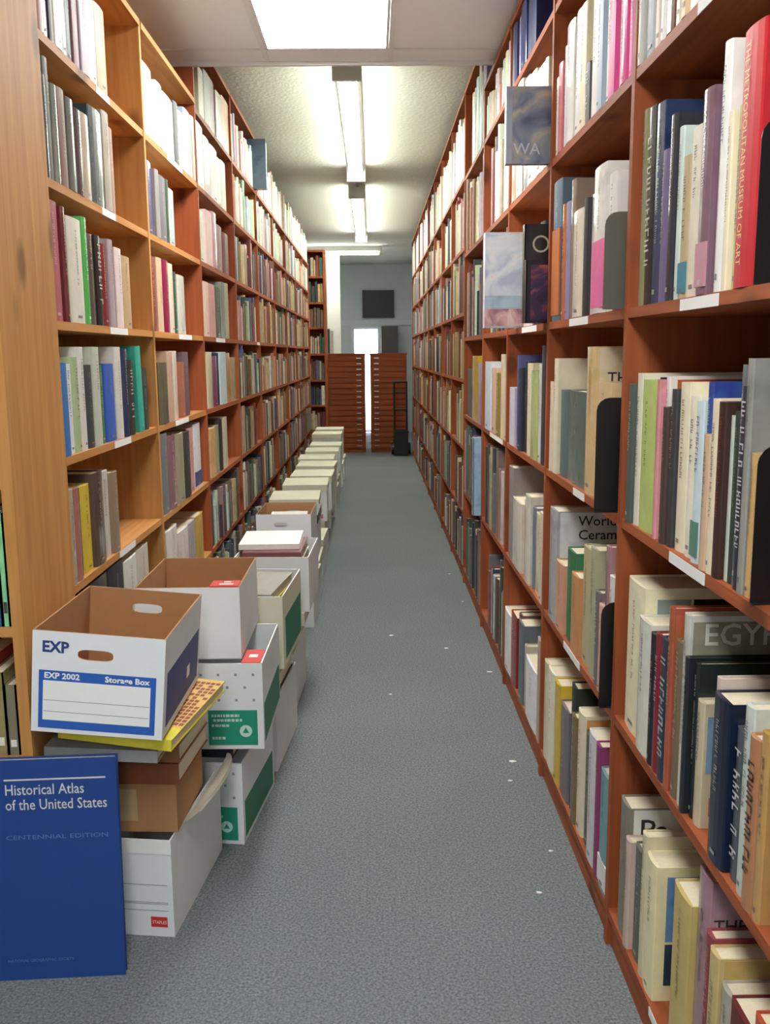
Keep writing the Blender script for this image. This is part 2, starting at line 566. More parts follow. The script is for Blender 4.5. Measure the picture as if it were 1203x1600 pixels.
# white label strips on shelf edges, plus white strips painting a lit edge
def shelf_label_lit_edge(side, bay, row, xa, xb):
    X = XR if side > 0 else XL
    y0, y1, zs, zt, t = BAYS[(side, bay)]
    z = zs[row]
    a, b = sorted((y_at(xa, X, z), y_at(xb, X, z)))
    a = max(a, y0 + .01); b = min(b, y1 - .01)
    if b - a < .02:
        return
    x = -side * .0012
    o = MB().box(min(0, x), max(0, x), a - y0, b - y0, z - .0225, z - .002).build('shelf_label_lit_edge', M_WHITE, SHELF[(side, bay, row)])
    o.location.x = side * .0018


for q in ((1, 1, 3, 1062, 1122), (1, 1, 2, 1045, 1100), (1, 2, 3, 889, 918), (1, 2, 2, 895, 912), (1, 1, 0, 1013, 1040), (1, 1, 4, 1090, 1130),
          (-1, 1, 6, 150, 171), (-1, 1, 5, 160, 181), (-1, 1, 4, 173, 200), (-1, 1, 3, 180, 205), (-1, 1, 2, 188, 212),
          (-1, 2, 6, 262, 285), (-1, 2, 4, 280, 300), (-1, 2, 3, 275, 295), (-1, 4, 4, 402, 424), (-1, 5, 4, 432, 449), (-1, 6, 4, 452, 462), (-1, 7, 4, 464, 473), (-1, 3, 4, 338, 352), (1, 3, 3, 815, 838), (1, 2, 1, 880, 905), (1, 4, 2, 765, 785)):  # strips in the far tall left bays paint in a brightly lit shelf edge
    shelf_label_lit_edge(*q)


# ------------------------------------------------------------------ books
NAMES = [('white', (240, 240, 238)), ('cream', (236, 226, 198)), ('pale grey', (200, 200, 198)), ('grey', (140, 140, 138)), ('dark grey', (82, 84, 86)),
         ('black', (34, 34, 36)), ('tan', (205, 168, 122)), ('brown', (112, 76, 52)), ('dark brown', (66, 44, 36)), ('red', (196, 42, 50)), ('dark red', (122, 32, 40)),
         ('pink', (220, 140, 150)), ('hot pink', (238, 94, 162)), ('mauve', (156, 120, 132)), ('plum', (98, 52, 84)), ('lilac', (168, 160, 196)), ('purple', (110, 70, 130)),
         ('navy', (34, 44, 82)), ('blue', (56, 104, 186)), ('pale blue', (176, 200, 220)), ('slate blue', (92, 108, 132)), ('teal', (62, 160, 146)),
         ('green', (70, 140, 78)), ('dark green', (44, 74, 58)), ('pale green', (190, 202, 150)), ('olive', (140, 134, 90)), ('yellow', (216, 188, 66)), ('orange', (206, 124, 60)),
         ('grey-green', (96, 114, 112)), ('peach', (218, 174, 148)), ('rust', (164, 92, 62)), ('beige', (196, 184, 150))]


def cname(c):
    return min(NAMES, key=lambda n: sum((a - b) ** 2 for a, b in zip(n[1], c)))[0]


BOOKS = []


def clear_above(side, bay, row):
    y0, y1, zs, zt, _ = BAYS[(side, bay)]
    z2 = zs[row + 1] if row + 1 < len(zs) else zt
    if row + 1 >= len(zs) and side < 0 and bay >= 5:
        return 0.36
    return z2 - zs[row] - .03


def add(side, bay, row, y0, y1, h, color, **kw):
    h = max(.12, min(h, clear_above(side, bay, row)))
    b = dict(side=side, bay=bay, row=row, y0=y0, y1=y1, h=h, c=color, z=BAYS[(side, bay)][2][row])
    b['d'] = kw.pop('d', None) or (min(.30, max(.17, h * .74 + random.uniform(-.02, .02))) if side > 0 else min(.29, max(.14, h * .70 + random.uniform(-.02, .02))))
    b['off'] = kw.pop('off', random.choice([0.002, .004, .008, .014]))
    b.update(kw)
    BOOKS.append(b)
    return b


def row_px(side, bay, row, tr, items, end, hdef=None):
    """a row of books read off the photograph: (x, y of the top, colour, extras) in a crop with offset and scale tr"""
    ox, oy, s = tr
    X = XR if side > 0 else XL
    y0b, y1b, zs, zt, _ = BAYS[(side, bay)]
    z = zs[row]
    xs_ = [it[0] for it in items] + [end]
    Y = [y_at(ox + x / s, X, z + .13) for x in xs_]
    for k, it in enumerate(items):
        a, b = sorted((Y[k], Y[k + 1]))
        a = max(a, y0b + .001); b = min(b, y1b - .001)
        if b - a < .006 or it[2] is None:
            continue
        if it[1] is None:
            h = hdef or random.uniform(.3, .38)
        else:
            h = on_x(ox + (it[0] + 3) / s, oy + it[1] / s, X).z - z
        add(side, bay, row, a + .0006, b - .0006, h, it[2], hand=True, **(it[3] if len(it) > 3 else {}))


A = (840, 0, 3.314); B = (840, 440, 3.077); C = (840, 850, 3.314); D_ = (840, 1180, 3.314); G6 = (620, 500, 4.0); G7 = (680, 820, 3.02)
P0 = (700, 0, 5.714); P1 = (700, 260, 5.714); L1z = (0, 0, 3.76); L2z = (0, 400, 3.2)
wht = (238, 236, 230); crm = (234, 224, 196); drk = (48, 50, 56); blk = (30, 30, 34); hot = (238, 94, 162)

# bay 1 on the right
row_px(1, 1, 4, A, [(505, None, (200, 200, 190)), (545, None, (76, 90, 98)), (605, None, (222, 196, 180)), (640, None, wht), (665, None, (112, 72, 52)), (715, None, crm),
                    (745, None, (226, 192, 144)), (790, None, wht), (845, None, (206, 120, 140)), (900, None, (170, 170, 160)), (960, None, (90, 100, 120)), (1030, None, crm), (1100, None, (150, 60, 60))], 1203)
row_px(1, 1, 3, A, [(492, 600, (146, 146, 110)), (518, 590, (44, 44, 46), {'ink': (220, 220, 210), 'big': 1}), (555, 575, (50, 64, 100), {'gl': 1}), (600, 950, crm), (620, 800, (112, 98, 138)), (655, 625, (54, 56, 64), {'gl': 1}),
                    (690, 680, (206, 220, 214)), (714, 830, (192, 172, 132), {'band': (60, 130, 150)}), (755, 690, (226, 216, 196)), (820, 505, (128, 98, 112), {'band': (196, 140, 150)}), (878, 450, (196, 188, 196)),
                    (912, 265, (238, 236, 230), {'mark': 'arrow', 'd': .30}), (950, 600, (236, 226, 196)), (972, 570, (196, 194, 132)), (1010, 660, (232, 200, 186)),
                    (1015, 215, (198, 38, 48), {'title': 'THE METROPOLITAN MUSEUM OF ART', 'd': .285, 'name': 'tall red hardback with gold spine lettering beside the black bookend'})], 1125)
row_px(1, 1, 2, B, [(420, 490, (84, 98, 92)), (447, 440, (226, 222, 200)), (470, 470, (188, 204, 120)), (535, 460, (38, 42, 66)), (552, 470, (222, 150, 160)), (566, 455, (236, 226, 220), {'cov': [(.06, .98, .55, .98, (192, 92, 62))]}),
                    (582, 600, (76, 62, 56)), (606, 515, (62, 62, 66)), (630, 482, (236, 226, 196)), (676, 545, (242, 234, 214)), (722, 570, (206, 222, 226), {'band': (90, 140, 120)}), (756, 480, (60, 88, 158), {'gl': 1}), (778, 730, (214, 180, 150)),
                    (806, 560, (236, 220, 190)), (834, 575, (62, 36, 32), {'ink': (180, 60, 50)}), (868, 640, (216, 226, 214)), (884, 620, (52, 66, 58)), (906, 400, (120, 124, 122)),
                    (926, 500, (46, 48, 58), {'ink': (226, 226, 222), 'big': 1}), (958, 370, (150, 150, 146), {'gl': 1, 'd': .30}), (984, 820, (214, 174, 114)), (1010, 840, (206, 168, 112))], 1040)
row_px(1, 1, 1, C, [(420, 150, (236, 230, 194), {'cov': [(.10, .34, .72, .93, (150, 164, 160)), (.36, .95, .72, .93, (40, 38, 42))], 'd': .30}), (500, 355, (228, 226, 212), {'ink': (60, 60, 60)}), (560, 440, (36, 34, 40)), (585, 440, (140, 36, 52)),
                    (612, 460, (52, 58, 74), {'ink': (190, 210, 214), 'big': 1}), (650, 300, (176, 90, 66), {'cov': [(.02, .30, .78, .97, (186, 96, 70)), (.30, .6, .78, .97, (52, 60, 110))]}), (672, 470, (124, 108, 82)), (706, 330, (208, 206, 198), {'egypt': 1, 'd': .30}),
                    (735, 560, (36, 42, 46), {'gl': 1}), (752, 590, (34, 44, 42), {'gl': 1}), (772, 785, (204, 190, 160), {'cov': [(.05, .8, .45, .9, (130, 166, 190)), (.1, .8, .1, .25, (190, 110, 80))]}), (806, 660, None), (858, 660, (206, 190, 180)),
                    (880, 735, (24, 34, 60), {'gl': 1}), (962, 920, (88, 96, 100), {'ink': (226, 226, 222), 'big': 1}), (1015, 790, (206, 214, 204)), (1060, 950, (184, 130, 92), {'ink': (50, 36, 30), 'big': 1}), (1112, 930, (200, 156, 98))], 1150)
row_px(1, 1, 0, D_, [(398, 185, (134, 128, 114), {'covtext': 'Pa', 'covc': (226, 224, 218), 'cs': .075, 'cz': .012, 'cx': .10}), (440, 400, (206, 180, 168)), (462, 430, (96, 104, 92)), (505, 360, (214, 204, 170)), (528, 470, (240, 230, 184), {'cov': [(.10, .62, .45, .93, (108, 150, 200)), (.10, .62, .12, .43, (52, 70, 86))]}),
                     (578, 500, None), (672, 600, (202, 182, 114), {'ink': (90, 80, 40)}), (755, 505, (168, 132, 142), {'covtext': 'THE', 'covc': (170, 140, 152), 'gl': 1, 'cs': .032, 'cz': .06, 'cx': .025}), (815, 845, (150, 66, 74)),
                     (850, 930, (204, 182, 124), {'covtext': 'Museums', 'covc': (198, 170, 108), 'cs': .034, 'cz': .03, 'cx': .12}), (895, 1120, (190, 184, 174), {'ink': (80, 70, 70)}), (950, 1190, (104, 32, 32)), (1060, 1250, (190, 80, 60))], 1180)
# bay 2 on the right
row_px(1, 2, 4, A, [(80, 420, (214, 214, 190)), (100, 350, (208, 118, 128)), (122, 260, (190, 200, 200)), (140, 160, (240, 238, 234)), (178, 90, (236, 232, 222)), (208, 60, (236, 226, 188)), (240, 340, (96, 98, 92), {'ink': (230, 230, 230), 'big': 1}),
                    (262, 0, (238, 234, 224)), (298, -20, (184, 204, 222)), (326, -20, (242, 240, 236)), (356, -60, hot), (392, -60, (226, 132, 172)), (428, -60, hot), (458, -60, (240, 88, 160))], 484)
row_px(1, 2, 3, A, [(66, 965, (92, 112, 130), {'band': (196, 116, 62), 'bandh': .62}), (108, 1070, (196, 110, 64)), (126, 1060, (140, 134, 172)), (150, 950, (150, 130, 116)), (174, 1110, (236, 226, 206)), (224, 1040, (60, 56, 60)), (244, 1020, (226, 226, 222)),
                    (275, 895, (240, 236, 230), {'band': (236, 110, 166), 'bandh': .46, 'd': .30}), (340, 920, (236, 232, 228)), (385, 1250, (204, 42, 92))], 425)
row_px(1, 2, 2, B, [(52, 480, (230, 214, 190)), (66, 370, (234, 224, 198)), (84, 520, (94, 114, 112), {'d': .3, 'plain': 1}), (120, 520, (98, 116, 112), {'plain': 1}), (210, 315, (228, 196, 146), {'covtext': 'THE\nVE', 'covc': (226, 208, 176), 'd': .30, 'cs': .04, 'cz': .055, 'cx': .11}), (250, 480, (222, 190, 146)), (325, 740, (214, 184, 150))], 362)
row_px(1, 2, 1, B, [(45, 1075, (176, 178, 182), {'covtext': 'World\nCeramics', 'covc': (222, 222, 222), 'gl': 1, 'd': .31, 'cs': .044, 'cz': .004, 'cx': .22, 'name': 'silver-spined World Ceramics book with a white cover'}), (78, 1330, (216, 162, 132)), (114, 1272, (52, 120, 82)), (150, 1390, (206, 148, 96)), (186, 1255, (188, 180, 140)), (228, 1260, (176, 174, 142)), (262, 1475, (120, 112, 112), {'ink': (220, 220, 214)}),
                    (284, 1540, (222, 176, 166)), (306, 1255, (170, 130, 130)), (326, 1400, (220, 218, 210))], 345)
row_px(1, 2, 0, C, [(22, 585, (228, 218, 186)), (42, 620, (236, 232, 206)), (74, 685, (224, 184, 62)), (100, 800, (124, 114, 120)), (140, 700, (40, 46, 44)), (164, 860, (128, 112, 78)), (184, 830, (232, 220, 192), {'cov': [(.03, .97, .80, .97, (206, 144, 84))]}), (214, 950, (90, 90, 86)), (244, 935, (216, 212, 218)),
                    (284, 1000, (142, 54, 104)), (306, 1135, (112, 160, 162), {'band': (232, 232, 226)}), (352, 1150, (70, 100, 92))], 392)
# bay 3 on the right
row_px(1, 3, 5, P0, [(566, 100, (30, 40, 86)), (600, 60, (172, 164, 204)), (640, -300, (34, 52, 108), {'d': .31, 'cov': [(.1, .9, .62, .72, (190, 50, 84)), (.3, .7, .78, .86, (190, 50, 84))]}), (690, -300, (28, 40, 92))], 760)
row_px(1, 3, 4, P0, [(500, 900, (226, 224, 214)), (560, 850, (206, 150, 130)), (600, 800, (236, 232, 220)), (650, 760, (120, 120, 122)), (700, 740, (226, 220, 200)), (770, 690, (210, 214, 210)), (850, 560, (226, 226, 206)), (886, 560, (214, 96, 108)), (920, 620, (110, 112, 150))], 945)
row_px(1, 3, 3, P1, [(560, 760, (226, 214, 180)), (640, 700, (216, 208, 190)), (690, 1120, (228, 224, 216)), (740, 840, (42, 32, 60), {'band': (150, 60, 70)}), (800, 520, (40, 42, 44), {'d': .3})], 890)
row_px(1, 3, 2, G6, [(694, 420, (206, 200, 214)), (724, 220, (84, 92, 150)), (748, 300, (44, 50, 72)), (774, 260, (38, 40, 44)), (796, 270, (220, 210, 178)), (824, 315, (186, 196, 132)), (866, 275, (208, 208, 206)), (890, 160, (60, 62, 68))], 910)
row_px(1, 3, 1, G6, [(690, 905, (150, 140, 138)), (716, 1100, (226, 220, 206), {'covtext': 'P', 'covc': (226, 220, 206)}), (770, 1120, (206, 170, 150)), (790, 1080, (226, 222, 206)), (820, 1160, (120, 130, 150)), (840, 1195, (232, 222, 180)), (880, 1190, (222, 206, 190))], 905)
row_px(1, 3, 0, G7, [(290, 340, (226, 224, 222)), (318, 375, (240, 238, 236)), (352, 400, (150, 52, 52)), (376, 410, (112, 74, 76)), (388, 440, (106, 116, 126)), (410, 560, (190, 180, 160)), (420, 610, (238, 238, 240)), (470, 520, (196, 170, 150))], 500)
# bays 4 and 5 on the right, the middle row
row_px(1, 4, 2, G6, [(545, 260, (208, 220, 230)), (578, 300, (222, 186, 160)), (610, 330, (160, 136, 62)), (640, 215, (214, 200, 170)), (662, 380, (216, 172, 150))], 690)
row_px(1, 5, 2, G6, [(424, 305, (92, 94, 94)), (466, 225, (204, 168, 54)), (500, 270, (172, 160, 180)), (520, 380, (160, 130, 120))], 540)
# bay 1 on the left
row_px(-1, 1, 6, L1z, [(222, None, (222, 200, 196)), (248, None, (140, 138, 136)), (285, None, (52, 50, 56)), (312, None, (238, 236, 228)), (362, None, (140, 144, 128)), (404, None, (38, 42, 50)), (440, None, (150, 112, 118)), (474, None, (176, 160, 170)), (524, -20, (232, 228, 224)), (570, 20, (190, 150, 110))], 632, .3)
row_px(-1, 1, 5, L1z, [(258, 440, (62, 62, 72)), (292, 350, (112, 116, 112)), (322, 500, (126, 130, 116)), (358, 520, (134, 98, 86)), (402, 575, (96, 96, 90), {'ink': (210, 210, 200)}), (450, 640, (70, 52, 56)), (492, 665, (192, 172, 150)), (540, 625, (58, 74, 80)), (618, 660, (172, 162, 146)), (658, 745, (162, 122, 102))], 700)
row_px(-1, 1, 4, L2z, [(276, -280, (178, 98, 108)), (334, -240, (112, 42, 48)), (358, -195, (226, 222, 206)), (428, -190, (88, 186, 92)), (456, -110, (92, 80, 76)), (490, -100, (46, 42, 44), {'ink': (220, 214, 200), 'big': 1}), (520, -60, (134, 36, 42)), (552, -80, (176, 160, 164)), (578, -70, (60, 44, 44)), (594, -40, (226, 206, 204)), (628, 0, (192, 162, 122))], 668)
row_px(-1, 1, 3, L2z, [(316, 535, (52, 122, 192)), (356, 540, (236, 238, 240)), (392, 505, (176, 196, 150)), (416, 455, (226, 224, 216)), (446, 545, (62, 68, 68)), (482, 455, (198, 204, 188)), (516, 545, (72, 130, 74)), (544, 540, (58, 98, 190)), (590, 455, (216, 212, 202)), (622, 465, (44, 54, 96)), (650, 520, (56, 56, 58), {'ink': (200, 196, 180), 'big': 1}), (676, 455, None), (697, 455, (58, 172, 150), {'lean': 1}), (722, 560, (48, 66, 62))], 752)
row_px(-1, 1, 2, L2z, [(356, 1175, (182, 172, 150)), (388, 1160, (168, 108, 100)), (416, 1160, (38, 36, 40)), (436, 1150, (216, 190, 58)), (484, 1085, (90, 74, 64)), (534, 1078, (208, 202, 192)), (574, 1080, (150, 130, 110))], 604)
row_px(-1, 1, 1, L2z, [(450, 1500, (40, 40, 46)), (560, 1520, (34, 36, 48)), (640, 1520, (226, 224, 218)), (700, 1470, (206, 196, 180))], 765)
# bay 2 on the left
row_px(-1, 2, 6, L1z, [(850, 350, (236, 236, 214)), (922, 480, (240, 240, 232)), (962, 540, (238, 236, 228)), (1028, 600, (86, 90, 92)), (1054, 655, (242, 242, 240)), (1086, 640, (176, 194, 222)), (1130, 690, (190, 160, 130))], 1150)
row_px(-1, 2, 5, L1z, [(874, 935, (92, 90, 132)), (922, 1000, (150, 146, 140)), (944, 1030, (112, 106, 112)), (984, 1060, (64, 86, 66)), (1002, 1100, (172, 190, 190))], 1046)
row_px(-1, 2, 4, L2z, [(770, 0, (142, 52, 62)), (802, 10, (216, 186, 150)), (828, 22, (152, 22, 74)), (854, 40, (228, 214, 190)), (876, 80, (62, 86, 66)), (896, 95, (216, 216, 202))], 932)
row_px(-1, 2, 3, L2z, [(800, 535, (98, 98, 78), {'plain': 1}), (846, 480, (196, 160, 140)), (874, 475, (228, 216, 200)), (908, 530, (168, 102, 72)), (936, 480, (112, 86, 96))], 964)
row_px(-1, 2, 2, L2z, [(820, 890, (112, 118, 122)), (852, 900, (142, 102, 112)), (890, 890, (152, 146, 120)), (928, 880, (56, 52, 54)), (958, 860, (208, 152, 142)), (988, 840, (226, 224, 226), {'band': (70, 80, 130)})], 1022)
row_px(-1, 2, 1, L2z, [(846, 1375, (228, 220, 214)), (900, 1380, (226, 216, 212)), (950, 1340, (172, 160, 170)), (990, 1300, (206, 166, 70), {'ink': (120, 90, 30)})], 1024)
K3 = (300, 540, 6.015); K2 = (300, 310, 6.015); K1 = (300, 80, 6.015)
row_px(-1, 3, 3, K3, [(170, 60, (214, 208, 176)), (212, 100, (140, 76, 112)), (256, 70, (48, 56, 86)), (282, 60, (196, 214, 216)), (336, 70, (200, 150, 106)), (386, 110, (176, 150, 116))], 440)
row_px(-1, 3, 2, K3, [(194, 780, (222, 176, 130)), (236, 760, (190, 180, 140)), (284, 690, (60, 56, 58)), (306, 680, (228, 222, 204))], 352)
row_px(-1, 3, 4, K2, [(118, 780, (226, 196, 176)), (168, 800, (206, 150, 146)), (232, 830, (86, 92, 84)), (288, 790, (140, 150, 140)), (320, 800, (190, 180, 150))], 352)
row_px(-1, 3, 5, K2, [(84, 100, (206, 222, 196)), (140, 110, (222, 190, 186)), (200, 130, (196, 150, 160)), (240, 240, (150, 110, 120)), (300, 320, (120, 70, 70))], 352)
row_px(-1, 3, 6, K1, [(50, 650, (242, 240, 226)), (130, 800, (220, 206, 196)), (190, 880, (232, 230, 226)), (260, 1000, (238, 238, 232)), (300, 1030, (226, 224, 206))], 345)
row_px(-1, 3, 7, K1, [(70, 150, (206, 206, 176)), (120, 180, (150, 150, 140)), (180, 240, (214, 196, 206)), (240, 380, (230, 226, 216)), (300, 430, (226, 196, 170)), (370, 480, (240, 238, 230)), (440, 640, (226, 236, 226))], 520)

# the remaining bays
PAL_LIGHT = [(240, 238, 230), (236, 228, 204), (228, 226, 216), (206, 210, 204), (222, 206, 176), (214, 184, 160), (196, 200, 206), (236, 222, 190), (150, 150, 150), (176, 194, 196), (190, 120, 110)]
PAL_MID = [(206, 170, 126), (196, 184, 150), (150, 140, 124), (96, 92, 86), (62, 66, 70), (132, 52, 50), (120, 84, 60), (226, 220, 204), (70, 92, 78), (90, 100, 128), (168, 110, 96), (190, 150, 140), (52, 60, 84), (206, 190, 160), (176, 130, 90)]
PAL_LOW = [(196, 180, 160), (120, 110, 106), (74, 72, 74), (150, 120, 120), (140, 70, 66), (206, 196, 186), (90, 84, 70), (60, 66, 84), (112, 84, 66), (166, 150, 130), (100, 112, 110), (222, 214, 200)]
done = {(b['side'], b['bay'], b['row']) for b in BOOKS}
rng = random.Random(21)
for (side, bay), (y0, y1, zs, zt, _) in BAYS.items():
    for row, z in enumerate(zs):
        if (side, bay, row) in done:
            continue
        clear = clear_above(side, bay, row)
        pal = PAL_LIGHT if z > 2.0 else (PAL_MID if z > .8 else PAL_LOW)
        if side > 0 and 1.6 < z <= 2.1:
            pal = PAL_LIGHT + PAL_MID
        y = y0 + .002
        stop = y1 - (rng.choice([.0, .0, .05, .12, .25]))
        base = rng.uniform(.68, .86)
        while True:
            t = rng.uniform(.022, .052) if side < 0 else rng.uniform(.024, .062)
            if rng.random() < .12:
                t *= 1.5
            if y + t > stop:
                break
            h = clear * min(.99, max(.5, base + rng.gauss(0, .09)))
            if row + 1 >= len(zs) and side < 0 and bay >= 5:
                h = rng.uniform(.2, .34)
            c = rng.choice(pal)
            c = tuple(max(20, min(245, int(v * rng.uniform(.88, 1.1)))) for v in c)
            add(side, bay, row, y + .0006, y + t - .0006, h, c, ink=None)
            y += t


# places kept free for the books that jut out of the row
for (sd, by, rw, ya, yb) in ((1, 3, 4, 3.05, 3.145), (1, 3, 3, 3.05, 3.16), (1, 3, 3, 3.66, 3.76), (1, 5, 1, 4.86, 4.945), (-1, 4, 7, 6.68, 6.775)):
    keep = []
    for b in BOOKS:
        if (b['side'], b['bay'], b['row']) == (sd, by, rw) and b['y0'] < yb and b['y1'] > ya:
            if b['y1'] > yb + .015:
                b['y0'] = yb + .001
            elif b['y0'] < ya - .015:
                b['y1'] = ya - .001
            else:
                continue
        keep.append(b)
    BOOKS = keep


def visible_area(b):
    X = (XR + b['off']) if b['side'] > 0 else (XL - b['off'])
    if b['side'] < 0:
        if b['row'] == 0:
            return 0
        wgt = .25 if b['row'] == 1 else 1.0
        if b['row'] == 1 and b['bay'] >= 3:
            wgt = 0.02
    else:
        wgt = 1.0
    p = [proj((X, y, z)) for y in (b['y0'], b['y1']) for z in (b['z'], b['z'] + b['h'])]
    x0, x1 = max(0, min(q[0] for q in p)), min(1203, max(q[0] for q in p))
    a0, a1 = max(0, min(q[1] for q in p)), min(1600, max(q[1] for q in p))
    return max(0, x1 - x0) * max(0, a1 - a0) * wgt


for b in BOOKS:
    b['area'] = visible_area(b)
BOOKS = [b for b in BOOKS if b['area'] > 0 or not b.get('hand')]
BOOKS.sort(key=lambda b: -b['area'])
N_IND = 270
INDIV, REST = BOOKS[:N_IND], BOOKS[N_IND:]


def book_cover(mb, b, m=0):
    """hardback case: rounded spine, two boards with a hinge groove"""
    s = b['side']; t = b['y1'] - b['y0']; h = b['h']; d = b['d']
    br = min(.0032, t * .18)
    bul = min(.006, t * .16)
    # spine profile in (x, y)
    prof = [(.004, 0), (bul * .25, t * .06), (-bul * .35 + .001, t * .28), (-bul * .5 + .001, t * .5), (-bul * .35 + .001, t * .72), (bul * .25, t * .94), (.004, t)]
    inner = [(.007, t - br), (.007, br)]
    mb.prism([(s * x, y) for x, y in prof + inner], 2, 0, h, m)
    for a, c in ((0, br), (t - br, t)):
        x0, x1 = sorted((s * .0045, s * d))
        mb.box(x0, x1, a, c, 0, h, m)
    return br


def book_pages(mb, b, br, m=0):
    s = b['side']; t = b['y1'] - b['y0']; h = b['h']; d = b['d']
    x0, x1 = sorted((s * .0072, s * (d - .005)))
    mb.box(x0, x1, br + .0002, t - br - .0002, .0035, h - .004, m)


def lettering(mb, b, r, big=False, m=0):
    """printed marks running down a spine, too small to read"""
    s = b['side']; t = b['y1'] - b['y0']; h = b['h']
    x = -s * (min(.006, t * .16) * .5 - .001 + .0006)
    k = min(t * (.30 if big else .17), .014 if big else .006)
    yc = t * r.uniform(.42, .58)
    z = h * r.uniform(.84, .93)
    zend = h * (r.uniform(.12, .25) if big else r.uniform(.3, .62))
    def q(y0, y1, z0, z1):
        mb.quad((x, y0, z0), (x, y1, z0), (x, y1, z1), (x, y0, z1), m)
    while z > zend:
        l = k * r.uniform(.8, 1.3)           # one letter: a stem and one or two arms
        sw = l * .28
        q(yc - k, yc + k, z - sw, z)
        if r.random() < .75:
            c = yc + r.choice((-1, 0, 1)) * k * .75
            q(c - k * .22, c + k * .22, z - l, z - sw)
        if r.random() < .5:
            q(yc - k * r.uniform(.2, 1), yc + k, z - l, z - l + sw)
        z -= l + k * .45 + (k * 1.6 if r.random() < .18 else 0)
    if not big and r.random() < .6:
        q(t * .36, t * .64, h * .05, h * .075)


ROWN_R = ['floor row', 'second row up', 'third row up', 'fourth row up', 'fifth row up', 'sixth row up', 'seventh row up', 'top row']
BAYN = {(1, 1): ('museum-book bay', 'ceramics bay', -1), (1, 2): ('ceramics bay', 'museum-book bay', 1), (1, 3): ('WA-book bay', 'ceramics bay', 1),
        (1, 4): ('bay past the WA-book bay', 'its open near end', 1), (-1, 1): ('pine-panel bay', 'pine panel', 1), (-1, 2): ('second pine bay', 'pine-panel bay', 1),
        (-1, 3): ('first tall bay', 'second pine bay', 1), (1, 5): ('raised-ceiling bay', 'WA-book side', 1)}
for key in BAYS:
    if key not in BAYN:
        BAYN[key] = (('%s box-side bay' if key[0] < 0 else '%s boxless-side bay') % nthw(key[1]), 'near upright', 1)
BAYN[(1, 4)] = ('bay after WA-book bay', 'WA-book bay', 1)
order = {}
for b in BOOKS:
    order.setdefault((b['side'], b['bay'], b['row']), []).append(b)
for key, lst in order.items():
    sg = BAYN[(key[0], key[1])][2]
    lst.sort(key=lambda b: sg * b['y0'])
    for k, b in enumerate(lst):
        b['ord'] = k + 1


def book_label(b):
    t = b['y1'] - b['y0']
    size = 'slim' if t < .03 else ('thick' if t > .062 else 'tall' if b['h'] > (.36 if b['side'] > 0 else .28) else 'upright')
    bay, anchor, _ = BAYN[(b['side'], b['bay'])]
    return '%s %s book, %s from %s, %s of %s' % (size, cname(b['c']), nthw(b['ord']), anchor, ROWN_R[b['row']], bay)


def rgba(c):
    return lin(c) + (1.0,)


